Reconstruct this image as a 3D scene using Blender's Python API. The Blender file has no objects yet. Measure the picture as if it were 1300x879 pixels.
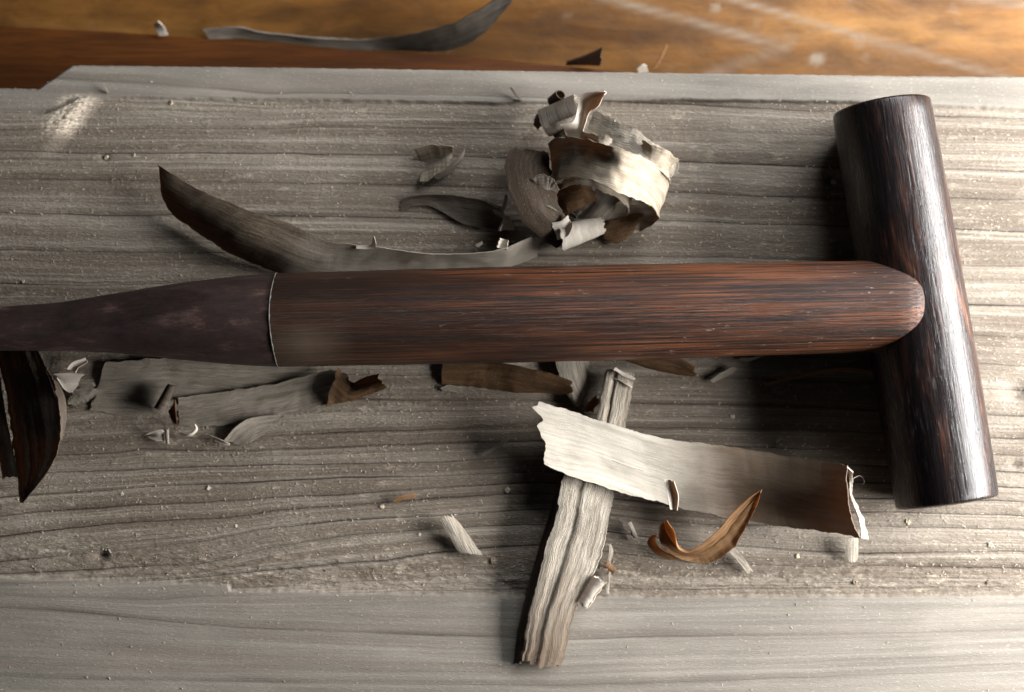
import bpy, math, random
import numpy as np
from mathutils import Vector, Matrix

random.seed(7)
rng = np.random.default_rng(11)
SC = bpy.context.scene
COL = SC.collection
MM = 0.001

# ------------------------------------------------------------------ camera
TILT = math.radians(5.0)
DIST = 0.433
FPX = 1300 * 60.0 / 36.0
CAM = Vector((0, -DIST * math.sin(TILT), DIST * math.cos(TILT)))
RIGHT = Vector((1, 0, 0))
UP = Vector((0, math.cos(TILT), math.sin(TILT)))
FWD = Vector((0, math.sin(TILT), -math.cos(TILT)))


def P(px, py, z=0.0):
    """point of the bench seen at photo position px, py and standing z millimetres above the board"""
    d = RIGHT * ((px - 650) / FPX) + UP * ((439.5 - py) / FPX) + FWD
    t = (z * MM - CAM.z) / d.z
    return CAM + d * t


cam_d = bpy.data.cameras.new('camera')
cam_d.lens = 60
cam_d.sensor_width = 36
cam_d.clip_start = 0.01
cam_d.clip_end = 50
cam_d.dof.use_dof = True
cam_d.dof.focus_distance = 0.418
cam_d.dof.aperture_fstop = 8.5
cam = bpy.data.objects.new('camera', cam_d)
cam.location = CAM
cam.rotation_euler = (TILT, 0, 0)
COL.objects.link(cam)
SC.camera = cam

# ------------------------------------------------------------------ light
w = bpy.data.worlds.new('World')
SC.world = w
w.use_nodes = True
w.node_tree.nodes['Background'].inputs[0].default_value = (0.80, 0.90, 1.0, 1)
w.node_tree.nodes['Background'].inputs[1].default_value = 0.016


def area(name, loc, target, sx, sy, power, color):
    l = bpy.data.lights.new(name, 'AREA')
    l.shape = 'RECTANGLE'
    l.size, l.size_y = sx, sy
    l.energy = power
    l.color = color
    o = bpy.data.objects.new(name, l)
    o.location = loc
    d = Vector(target) - Vector(loc)
    o.rotation_euler = d.to_track_quat('-Z', 'Y').to_euler()
    COL.objects.link(o)
    return o


area('window_light', (0.36, 0.0, 0.115), (0.04, 0.01, 0.01), 0.34, 0.13, 8.4, (1.0, 0.985, 0.965))
area('fill_light', (0.19, 0.24, 0.19), (0.12, 0.07, 0.0), 0.18, 0.12, 1.15, (0.95, 0.98, 1.0))  # unseen fill lamp, added close by to brighten the board beside the head

SC.view_settings.view_transform = 'Standard'
SC.view_settings.look = 'None'
SC.view_settings.exposure = 0.0
SC.view_settings.gamma = 1.0
SC.view_settings.use_curve_mapping = False
SC.render.engine = 'CYCLES'
SC.cycles.max_bounces = 10
SC.cycles.transmission_bounces = 8
SC.cycles.diffuse_bounces = 4
SC.cycles.use_denoising = True
SC.cycles.denoising_prefilter = 'ACCURATE'
SC.cycles.denoising_input_passes = 'RGB_ALBEDO_NORMAL'
SC.cycles.use_adaptive_sampling = False
SC.cycles.sample_clamp_indirect = 4.0

# ------------------------------------------------------------------ node helpers


class NT:
    def __init__(s, name):
        s.m = bpy.data.materials.new(name)
        s.m.use_nodes = True
        s.t = s.m.node_tree
        s.b = s.t.nodes['Principled BSDF']
        s.out = s.t.nodes['Material Output']

    def n(s, typ, **kw):
        nd = s.t.nodes.new(typ)
        for k, v in kw.items():
            if hasattr(nd, k):
                setattr(nd, k, v)
            else:
                nd.inputs[k.replace('_', ' ')].default_value = v
        return nd

    def l(s, a, b):
        s.t.links.new(a, b)

    def math(s, op, a, b=None, c=None, clamp=False):
        nd = s.t.nodes.new('ShaderNodeMath')
        nd.operation = op
        nd.use_clamp = clamp
        for i, v in enumerate((a, b, c)):
            if v is None:
                continue
            if isinstance(v, (int, float)):
                nd.inputs[i].default_value = v
            else:
                s.l(v, nd.inputs[i])
        return nd.outputs[0]

    def mix(s, f, a, b, mode='MIX'):
        nd = s.t.nodes.new('ShaderNodeMix')
        nd.data_type = 'RGBA'
        nd.blend_type = mode
        for sock, v in ((nd.inputs['Factor'], f), (nd.inputs[6], a), (nd.inputs[7], b)):
            if isinstance(v, (int, float)):
                sock.default_value = v
            elif isinstance(v, tuple):
                sock.default_value = v + (1,) if len(v) == 3 else v
            else:
                s.l(v, sock)
        return nd.outputs[2]

    def ramp(s, f, stops, interp='LINEAR'):
        nd = s.t.nodes.new('ShaderNodeValToRGB')
        e = nd.color_ramp
        e.interpolation = interp
        while len(e.elements) < len(stops):
            e.elements.new(0.5)
        for el, (p, c) in zip(e.elements, stops):
            el.position = p
            if isinstance(c, (int, float)):
                c = (c, c, c)
            el.color = tuple(c) + (1,)
        s.l(f, nd.inputs[0])
        return nd.outputs[0]

    def noise(s, vec, scale, detail=4, rough=0.6, dist=0.0, lac=2.0):
        nd = s.t.nodes.new('ShaderNodeTexNoise')
        nd.inputs['Scale'].default_value = scale
        nd.inputs['Detail'].default_value = detail
        nd.inputs['Roughness'].default_value = rough
        nd.inputs['Distortion'].default_value = dist
        if vec is not None:
            s.l(vec, nd.inputs['Vector'])
        return nd.outputs['Fac']

    def mapping(s, vec, scale=(1, 1, 1), loc=(0, 0, 0), rot=(0, 0, 0)):
        nd = s.t.nodes.new('ShaderNodeMapping')
        nd.inputs['Scale'].default_value = scale
        nd.inputs['Location'].default_value = loc
        nd.inputs['Rotation'].default_value = rot
        s.l(vec, nd.inputs['Vector'])
        return nd.outputs[0]

    def bump(s, h, dist, strength=1.0, normal=None):
        nd = s.t.nodes.new('ShaderNodeBump')
        nd.inputs['Distance'].default_value = dist
        nd.inputs['Strength'].default_value = strength
        s.l(h, nd.inputs['Height'])
        if normal is not None:
            s.l(normal, nd.inputs['Normal'])
        return nd.outputs[0]


# ------------------------------------------------------------------ noise in numpy
def vnoise(x, y, seed=0):
    """smooth value noise, -1..1"""
    xi = np.floor(x).astype(np.int64)
    yi = np.floor(y).astype(np.int64)
    xf = x - xi
    yf = y - yi
    xf = xf * xf * (3 - 2 * xf)
    yf = yf * yf * (3 - 2 * yf)

    def h(a, b):
        n = (a * 374761393 + b * 668265263 + seed * 974634777) & 0xffffffff
        n = ((n ^ (n >> 13)) * 1274126177) & 0xffffffff
        n = (n ^ (n >> 16)) & 0xffff
        return n / 32767.5 - 1.0
    a = h(xi, yi) * (1 - xf) + h(xi + 1, yi) * xf
    b = h(xi, yi + 1) * (1 - xf) + h(xi + 1, yi + 1) * xf
    return a * (1 - yf) + b * yf


def fbm(x, y, seed=0, oct=4):
    r = 0
    a = 1.0
    t = 0
    for i in range(oct):
        r = r + a * vnoise(x * 2 ** i, y * 2 ** i, seed + i * 17)
        t += a
        a *= 0.55
    return r / t


def sstep(a, b, x):
    t = np.clip((x - a) / (b - a), 0, 1)
    return t * t * (3 - 2 * t)


# ------------------------------------------------------------------ mesh helpers
def mesh_obj(name, verts, faces, mat, parent=None, smooth=True, uvs=None):
    me = bpy.data.meshes.new(name)
    me.from_pydata([tuple(v) for v in verts], [], faces)
    if uvs is not None:
        uv = me.uv_layers.new(name='UVMap')
        li = np.zeros(len(me.loops), dtype=np.int32)
        me.loops.foreach_get('vertex_index', li)
        uv.data.foreach_set('uv', np.asarray(uvs, dtype=np.float32)[li].ravel())
    if smooth:
        me.polygons.foreach_set('use_smooth', [True] * len(me.polygons))
    me.materials.append(mat)
    o = bpy.data.objects.new(name, me)
    COL.objects.link(o)
    if parent is not None:
        o.parent = parent
    return o


def tag(o, label, cat, group=None, kind=None):
    o['label'] = label
    o['category'] = cat
    if group:
        o['group'] = group
    if kind:
        o['kind'] = kind
    return o


def grid_mesh(name, X, Y, Z, attrs, mat):
    ny, nx = X.shape
    n = nx * ny
    co = np.stack([X, Y, Z], -1).reshape(-1, 3).astype(np.float32)
    idx = np.arange(n).reshape(ny, nx)
    f = np.stack([idx[:-1, :-1], idx[:-1, 1:], idx[1:, 1:], idx[1:, :-1]], -1).reshape(-1, 4).astype(np.int32)
    return co, f


def build_raw(name, co, quads, mat, attrs, smooth=True):
    me = bpy.data.meshes.new(name)
    me.vertices.add(len(co))
    me.vertices.foreach_set('co', co.ravel())
    me.loops.add(quads.size)
    me.loops.foreach_set('vertex_index', quads.ravel())
    me.polygons.add(len(quads))
    me.polygons.foreach_set('loop_start', np.arange(0, quads.size, 4, dtype=np.int32))
    me.polygons.foreach_set('loop_total', np.full(len(quads), 4, dtype=np.int32))
    me.polygons.foreach_set('use_smooth', np.full(len(quads), smooth))
    me.update(calc_edges=True)
    for k, v in attrs.items():
        a = me.attributes.new(k, 'FLOAT', 'POINT')
        full = np.zeros(len(co), dtype=np.float32)
        full[:v.size] = v.ravel()
        a.data.foreach_set('value', full)
    me.materials.append(mat)
    me.validate()
    o = bpy.data.objects.new(name, me)
    COL.objects.link(o)
    return o


# ------------------------------------------------------------------ materials
def m_board():
    t = NT('weathered_grey_wood')
    tc = t.n('ShaderNodeTexCoord')
    ring = t.n('ShaderNodeAttribute', attribute_name='ring').outputs['Fac']
    line = t.n('ShaderNodeAttribute', attribute_name='line').outputs['Fac']
    strip = t.n('ShaderNodeAttribute', attribute_name='strip').outputs['Fac']
    torn = t.n('ShaderNodeAttribute', attribute_name='torn').outputs['Fac']
    dline = t.n('ShaderNodeAttribute', attribute_name='dline').outputs['Fac']
    sep = t.n('ShaderNodeSeparateXYZ')
    t.l(tc.outputs['Object'], sep.inputs[0])
    cmb = t.n('ShaderNodeCombineXYZ')
    t.l(t.math('MULTIPLY', sep.outputs[0], 14.0), cmb.inputs[0])
    t.l(ring, cmb.inputs[1])
    v = cmb.outputs[0]
    # coarse bands between the rings, then fine fibres
    coarse = t.noise(t.mapping(v, (0.22, 1.7, 1)), 1.0, 3, 0.5)
    mid = t.noise(t.mapping(v, (1.0, 9.0, 1)), 1.0, 4, 0.6, 0.2)
    fine = t.noise(t.mapping(v, (1.8, 24.0, 1)), 1.0, 5, 0.68)
    fibre = t.noise(t.mapping(tc.outputs['Object'], (600, 5200, 600)), 1.0, 3, 0.6)
    speck = t.noise(t.mapping(tc.outputs['Object'], (900, 2400, 2000)), 1.0, 3, 0.6)
    blot = t.noise(t.mapping(tc.outputs['Object'], (22, 55, 22)), 1.0, 4, 0.6)
    streak = t.noise(t.mapping(v, (4.0, 14.0, 1)), 1.0, 4, 0.6)
    col = t.ramp(mid, [(0.28, (0.092, 0.072, 0.053)), (0.5, (0.200, 0.169, 0.134)), (0.72, (0.335, 0.295, 0.240))])
    col = t.mix(t.math('MULTIPLY', t.ramp(coarse, [(0.44, 0.0), (0.56, 1.0)]), 0.75), col, (0.112, 0.084, 0.060))
    col = t.mix(t.math('MULTIPLY', t.ramp(fine, [(0.36, 1.0), (0.54, 0.0)]), 0.38), col, (0.12, 0.09, 0.066))
    col = t.mix(t.math('MULTIPLY', t.ramp(streak, [(0.34, 1.0), (0.50, 0.0)]), 0.3), col, (0.13, 0.098, 0.073))
    col = t.mix(t.math('MULTIPLY', t.ramp(streak, [(0.55, 0.0), (0.68, 1.0)]), 0.2), col, (0.44, 0.395, 0.325))
    # the smooth saw-finished strips: greyer, cooler
    scol = t.ramp(mid, [(0.3, (0.145, 0.130, 0.110)), (0.7, (0.25, 0.228, 0.196))])
    scol = t.mix(t.math('MULTIPLY', t.ramp(fibre, [(0.35, 1.0), (0.55, 0.0)]), 0.16), scol, (0.22, 0.19, 0.165))
    col = t.mix(strip, col, scol)
    # pale dusty patches
    col = t.mix(t.math('MULTIPLY', t.ramp(blot, [(0.5, 0.0), (0.68, 1.0)]), 0.22), col, (0.46, 0.415, 0.35))
    sband = t.noise(t.mapping(v, (0.5, 4.0, 1)), 1.0, 3, 0.55)
    col = t.mix(t.math('MULTIPLY', t.math('MULTIPLY', strip, 0.6), t.ramp(sband, [(0.48, 0.0), (0.62, 1.0)])), col, (0.17, 0.14, 0.115))
    # torn light fibres, plus the pale painted on the lit slope
    col = t.mix(t.math('MULTIPLY', torn, t.ramp(speck, [(0.38, 0.15), (0.6, 1.0)])), col, (0.62, 0.53, 0.42))
    # pale specks
    col = t.mix(t.math('MULTIPLY', t.ramp(speck, [(0.60, 0.0), (0.70, 1.0)]), 0.4), col, (0.48, 0.43, 0.34))
    # dark late wood lines
    col = t.mix(t.math('MULTIPLY', line, t.ramp(fine, [(0.2, 1.0), (0.8, 0.7)])), col, (0.036, 0.025, 0.018))
    wobl = t.math('MULTIPLY', t.math('SUBTRACT', t.noise(t.mapping(tc.outputs['Object'], (260, 700, 260)), 1.0, 4, 0.7), 0.5), 3.0)
    dd = t.math('ABSOLUTE', t.math('ADD', dline, wobl))
    crisp = t.math('MULTIPLY', t.ramp(dd, [(0.0, 1.0), (0.6, 0.9), (1.0, 0.0)]), t.math('MULTIPLY', t.math('SUBTRACT', 1.0, t.math('MULTIPLY', strip, 0.8)), t.ramp(t.math('ADD', line, t.math('MULTIPLY', mid, 0.3)), [(0.25, 0.15), (0.9, 0.95)])))
    col = t.mix(crisp, col, (0.030, 0.021, 0.016))
    t.l(col, t.b.inputs['Base Color'])
    t.b.inputs['Roughness'].default_value = 0.72
    t.b.inputs['Specular IOR Level'].default_value = 0.35
    grit = t.noise(t.mapping(tc.outputs['Object'], (800, 1900, 1300)), 1.0, 4, 0.7)
    h = t.math('ADD', t.math('MULTIPLY', grit, t.math('SUBTRACT', 1.0, t.math('MULTIPLY', strip, 0.75))), t.math('MULTIPLY', fibre, 0.5))
    h = t.math('ADD', h, t.math('MULTIPLY', fine, 0.2))
    h = t.math('ADD', h, t.math('MULTIPLY', t.ramp(speck, [(0.5, 0.0), (0.7, 1.0)]), t.math('SUBTRACT', 0.35, t.math('MULTIPLY', strip, 0.3))))
    h = t.math('SUBTRACT', h, t.math('MULTIPLY', crisp, 0.5))
    t.l(t.bump(h, 0.00022), t.b.inputs['Normal'])
    return t.m


def m_floor(name, c0, c1, c2, streak, rough=0.38, wear=True):
    t = NT(name)
    tc = t.n('ShaderNodeTexCoord')
    o = tc.outputs['Object']
    a = t.noise(t.mapping(o, (9, 60, 9)), 1.0, 5, 0.6, 0.4)
    b = t.noise(t.mapping(o, (60, streak, 60)), 1.0, 4, 0.6, 0.3)
    col = t.ramp(a, [(0.3, c0), (0.52, c1), (0.72, c2)])
    col = t.mix(t.math('MULTIPLY', t.ramp(b, [(0.35, 1.0), (0.6, 0.0)]), 0.5), col, tuple(x * 0.45 for x in c0))
    if wear:
        wr = t.n('ShaderNodeAttribute', attribute_name='wear').outputs['Fac']
        p = t.noise(t.mapping(o, (90, 140, 90)), 1.0, 4, 0.65)
        k = t.math('MULTIPLY', wr, t.ramp(p, [(0.3, 0.35), (0.6, 1.0)]), clamp=True)
        k2 = t.math('MULTIPLY', t.ramp(t.noise(o, 70.0, 5, 0.6, 0.5), [(0.62, 0.0), (0.74, 1.0)]), 0.3)
        col = t.mix(t.math('MAXIMUM', k, k2), col, (0.22, 0.17, 0.125))
    t.l(col, t.b.inputs['Base Color'])
    t.l(t.ramp(b, [(0.3, rough + 0.12), (0.7, rough - 0.05)]), t.b.inputs['Roughness'])
    t.b.inputs['Specular IOR Level'].default_value = 0.25
    t.l(t.bump(b, 0.0004), t.b.inputs['Normal'])
    return t.m


def m_shaving(name, c0, c1, trans, tw, grain=1.0, bumpd=0.00012, rough=0.6, end_tint=None):
    """thin wood shaving: streaks run along the ribbon (u), light soaks through"""
    t = NT(name)
    uv = t.n('ShaderNodeUVMap').outputs[0]
    inf = t.n('ShaderNodeObjectInfo')
    off = t.n('ShaderNodeCombineXYZ')
    t.l(t.math('MULTIPLY', inf.outputs['Random'], 50.0), off.inputs[0])
    t.l(t.math('MULTIPLY', inf.outputs['Random'], 17.0), off.inputs[1])
    va = t.n('ShaderNodeVectorMath', operation='ADD')
    t.l(uv, va.inputs[0])
    t.l(off.outputs[0], va.inputs[1])
    v = va.outputs[0]
    s1 = t.noise(t.mapping(v, (0.04, 0.9, 1)), 1.0, 4, 0.6, 0.3)
    s2 = t.noise(t.mapping(v, (0.18, 5.0, 1)), 1.0, 4, 0.65)
    s3 = t.noise(t.mapping(v, (2.2, 3.0, 1)), 1.0, 5, 0.7)
    bl = t.noise(t.mapping(v, (0.12, 0.2, 1)), 1.0, 3, 0.6)
    col = t.ramp(s1, [(0.3, c0), (0.68, c1)])
    col = t.mix(t.math('MULTIPLY', t.ramp(s2, [(0.36, 1.0), (0.56, 0.0)]), 0.5 * grain), col, tuple(x * 0.42 for x in c0))
    col = t.mix(t.math('MULTIPLY', t.ramp(bl, [(0.5, 0.0), (0.7, 1.0)]), 0.35), col, tuple(x * 0.55 for x in c0))
    col = t.mix(t.math('MULTIPLY', t.ramp(s3, [(0.58, 0.0), (0.68, 1.0)]), 0.3), col, (0.72, 0.66, 0.56))
    if end_tint:
        # colour shifts along the ribbon; on some shavings this paints in shade
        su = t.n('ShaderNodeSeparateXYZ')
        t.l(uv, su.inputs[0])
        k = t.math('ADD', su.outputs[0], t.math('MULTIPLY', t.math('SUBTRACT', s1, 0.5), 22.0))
        k = t.math('DIVIDE', t.math('SUBTRACT', k, end_tint[0]), end_tint[1], clamp=True)
        col = t.mix(t.math('MULTIPLY', k, 0.85), col, end_tint[2])
    t.l(col, t.b.inputs['Base Color'])
    t.b.inputs['Roughness'].default_value = rough
    t.b.inputs['Specular IOR Level'].default_value = 0.2
    h = t.math('ADD', t.math('MULTIPLY', s2, 0.7), t.math('MULTIPLY', s3, 0.5))
    nrm = t.bump(h, bumpd)
    t.l(nrm, t.b.inputs['Normal'])
    tr = t.n('ShaderNodeBsdfTranslucent')
    tcol = t.mix(1.0, t.ramp(s1, [(0.3, tuple(x * 0.75 for x in trans)), (0.7, trans)]), t.ramp(s2, [(0.3, 0.6), (0.6, 1.0)]), 'MULTIPLY')
    t.l(tcol, tr.inputs['Color'])
    t.l(nrm, tr.inputs['Normal'])
    ms = t.n('ShaderNodeMixShader')
    ms.inputs[0].default_value = tw
    t.l(t.b.outputs[0], ms.inputs[1])
    t.l(tr.outputs[0], ms.inputs[2])
    t.l(ms.outputs[0], t.out.inputs[0])
    return t.m


def m_handle():
    t = NT('oiled_rosewood')
    o = t.n('ShaderNodeTexCoord').outputs['Object']
    a = t.noise(t.mapping(o, (12, 90, 90)), 1.0, 4, 0.6, 0.3)
    b = t.noise(t.mapping(o, (15, 1600, 1600)), 1.0, 5, 0.7, 0.12)
    c = t.noise(t.mapping(o, (24, 2500, 2500)), 1.0, 4, 0.7)
    d = t.noise(t.mapping(o, (330, 1300, 1300)), 1.0, 4, 0.7)
    col = t.ramp(a, [(0.36, (0.018, 0.008, 0.006)), (0.5, (0.062, 0.023, 0.011)), (0.64, (0.125, 0.043, 0.018))])
    col = t.mix(t.ramp(b, [(0.455, 0.95), (0.495, 0.0)]), col, (0.010, 0.006, 0.005))
    col = t.mix(t.math('MULTIPLY', t.ramp(c, [(0.43, 1.0), (0.48, 0.0)]), 0.75), col, (0.016, 0.009, 0.007))
    col = t.mix(t.math('MULTIPLY', t.ramp(c, [(0.58, 0.0), (0.66, 1.0)]), 0.35), col, (0.20, 0.10, 0.06))
    # dusty pores and scuffs
    dust = t.math('MULTIPLY', t.ramp(d, [(0.64, 0.0), (0.70, 0.9)]), t.ramp(t.noise(t.mapping(o, (30, 70, 70)), 1.0, 3, 0.6), [(0.45, 0.0), (0.6, 1.0)]))
    col = t.mix(dust, col, (0.26, 0.22, 0.21))
    # darker colour on the half of the handle next to the grip, pale wear beside the seam
    sep = t.n('ShaderNodeSeparateXYZ')
    t.l(o, sep.inputs[0])
    gx = t.math('ADD', sep.outputs[0], t.math('MULTIPLY', t.math('SUBTRACT', a, 0.5), 0.05))
    col = t.mix(t.math('MULTIPLY', t.math('DIVIDE', t.math('SUBTRACT', -0.012, gx), 0.035, clamp=True), 0.6), col, (0.018, 0.010, 0.007))
    wx = t.math('SUBTRACT', 1.0, t.math('DIVIDE', t.math('ABSOLUTE', t.math('ADD', sep.outputs[0], 0.071)), 0.012), clamp=True)
    wy = t.math('SUBTRACT', 1.0, t.math('DIVIDE', t.math('ABSOLUTE', t.math('ADD', sep.outputs[1], 0.007)), 0.006), clamp=True)
    col = t.mix(t.math('MULTIPLY', t.math('MULTIPLY', wx, wy), t.math('ADD', 0.05, b)), col, (0.13, 0.10, 0.07))
    t.l(col, t.b.inputs['Base Color'])
    t.l(t.ramp(b, [(0.35, 0.5), (0.7, 0.32)]), t.b.inputs['Roughness'])
    t.b.inputs['Specular IOR Level'].default_value = 0.24
    h = t.math('ADD', t.math('MULTIPLY', b, 0.8), t.math('MULTIPLY', c, 0.6))
    t.l(t.bump(h, 0.00028), t.b.inputs['Normal'])
    return t.m


def m_head():
    t = NT('polished_dark_wenge')
    o = t.n('ShaderNodeTexCoord').outputs['Object']
    a = t.noise(t.mapping(o, (22, 130, 130)), 1.0, 4, 0.6, 1.6)
    b = t.noise(t.mapping(o, (60, 1500, 1500)), 1.0, 4, 0.7, 0.3)
    c = t.noise(t.mapping(o, (130, 1300, 1300)), 1.0, 4, 0.72, 0.5)
    d = t.noise(t.mapping(o, (30, 60, 60)), 1.0, 4, 0.6)
    col = t.ramp(a, [(0.45, (0.009, 0.006, 0.006)), (0.60, (0.040, 0.017, 0.011)), (0.72, (0.12, 0.055, 0.034))])
    col = t.mix(t.ramp(b, [(0.42, 0.9), (0.56, 0.0)]), col, (0.008, 0.006, 0.007))
    col = t.mix(t.math('MULTIPLY', t.ramp(c, [(0.60, 0.0), (0.68, 1.0)]), t.ramp(d, [(0.45, 0.0), (0.65, 0.5)])), col, (0.25, 0.22, 0.21))
    t.l(col, t.b.inputs['Base Color'])
    t.l(t.ramp(c, [(0.35, 0.20), (0.68, 0.42)]), t.b.inputs['Roughness'])
    t.b.inputs['Specular IOR Level'].default_value = 0.36
    t.b.inputs['Coat Weight'].default_value = 0.0
    t.b.inputs['Coat Roughness'].default_value = 0.25
    t.l(t.bump(t.math('ADD', b, c), 0.00010), t.b.inputs['Normal'])
    return t.m


def m_grip():
    t = NT('worn_dark_lacquer')
    o = t.n('ShaderNodeTexCoord').outputs['Object']
    a = t.noise(t.mapping(o, (60, 170, 170)), 1.0, 6, 0.75)
    b = t.noise(t.mapping(o, (260, 1600, 1600)), 1.0, 4, 0.7, 0.4)
    col = t.ramp(a, [(0.4, (0.018, 0.011, 0.010)), (0.55, (0.036, 0.020, 0.017)), (0.66, (0.10, 0.058, 0.048))])
    col = t.mix(t.math('MULTIPLY', t.ramp(b, [(0.38, 1.0), (0.55, 0.0)]), 0.7), col, (0.03, 0.019, 0.019))
    t.l(col, t.b.inputs['Base Color'])
    t.b.inputs['Roughness'].default_value = 0.6
    t.b.inputs['Specular IOR Level'].default_value = 0.3
    t.l(t.bump(b, 0.00012), t.b.inputs['Normal'])
    return t.m


def m_plain(name, c, rough=0.7, var=0.25, scale=900):
    t = NT(name)
    o = t.n('ShaderNodeTexCoord').outputs['Object']
    a = t.noise(o, scale, 4, 0.6)
    t.l(t.ramp(a, [(0.3, tuple(x * (1 - var) for x in c)), (0.7, c)]), t.b.inputs['Base Color'])
    t.b.inputs['Roughness'].default_value = rough
    t.l(t.bump(a, 0.0001), t.b.inputs['Normal'])
    return t.m


MB = m_board()
GREY = m_shaving('grey_shaving', (0.17, 0.145, 0.115), (0.42, 0.37, 0.305), (0.55, 0.30, 0.13), 0.22, 1.0, 0.0003)
GREYFLAT = m_shaving('grey_flat_shaving', (0.21, 0.18, 0.143), (0.38, 0.335, 0.27), (0.55, 0.28, 0.10), 0.2, 1.0, 0.0003)
PALE = m_shaving('pale_shaving', (0.60, 0.54, 0.45), (0.84, 0.79, 0.70), (0.62, 0.36, 0.16), 0.30, 0.35)
BROWN = m_shaving('brown_shaving', (0.16, 0.085, 0.035), (0.42, 0.26, 0.13), (0.66, 0.31, 0.09), 0.45, 1.0)
DARK = m_shaving('dark_shaving', (0.060, 0.044, 0.032), (0.15, 0.118, 0.09), (0.42, 0.22, 0.10), 0.22, 0.9, 0.00025)
TAIL = m_shaving('light_and_shade_tinted_shaving', (0.060, 0.042, 0.026), (0.20, 0.155, 0.11), (0.50, 0.26, 0.11), 0.20, 1.0, 0.0003, 0.7, (36.0, 26.0, (0.46, 0.41, 0.34)))  # brown tip and pale grey end paint in how light falls along it
UMBER = m_shaving('umber_shaving', (0.07, 0.038, 0.018), (0.20, 0.11, 0.05), (0.42, 0.22, 0.10), 0.25, 1.0, 0.0002)
STRIPM = m_shaving('shade_tinted_shaving', (0.50, 0.45, 0.37), (0.74, 0.69, 0.60), (0.50, 0.23, 0.07), 0.22, 0.45, 0.00012, 0.55, (33.0, 20.0, (0.115, 0.066, 0.032)))  # brown end tint paints the shade of the curled right half
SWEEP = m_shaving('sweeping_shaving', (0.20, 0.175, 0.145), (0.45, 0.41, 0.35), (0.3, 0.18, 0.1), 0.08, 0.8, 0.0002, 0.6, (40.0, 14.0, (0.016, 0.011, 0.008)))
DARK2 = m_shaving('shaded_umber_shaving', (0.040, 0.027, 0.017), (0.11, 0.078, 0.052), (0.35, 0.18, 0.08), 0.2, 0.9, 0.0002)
LOOP = m_shaving('loop_shaving', (0.27, 0.215, 0.15), (0.52, 0.455, 0.36), (0.50, 0.28, 0.13), 0.26, 0.9, 0.0003)
SLATM = m_shaving('weathered_long_slat', (0.25, 0.205, 0.155), (0.56, 0.51, 0.43), (0.45, 0.25, 0.12), 0.08, 1.9, 0.0005, 0.7, (48.0, 26.0, (0.11, 0.072, 0.045)))
SLAT = m_shaving('weathered_slat', (0.25, 0.205, 0.155), (0.52, 0.47, 0.395), (0.45, 0.25, 0.12), 0.10, 1.7, 0.0004)

# ------------------------------------------------------------------ ribbons


def catmull(pts, t):
    n = len(pts)
    x = min(max(t, 0.0), 1.0) * (n - 1)
    i = min(int(x), n - 2)
    f = x - i
    p1, p2 = pts[i], pts[i + 1]
    p0 = pts[i - 1] if i > 0 else p1 * 2 - p2
    p3 = pts[i + 2] if i + 2 < n else p2 * 2 - p1
    return 0.5 * (2 * p1 + (p2 - p0) * f + (2 * p0 - 5 * p1 + 4 * p2 - p3) * f * f + (3 * p1 - p0 - 3 * p2 + p3) * f ** 3)


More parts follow.
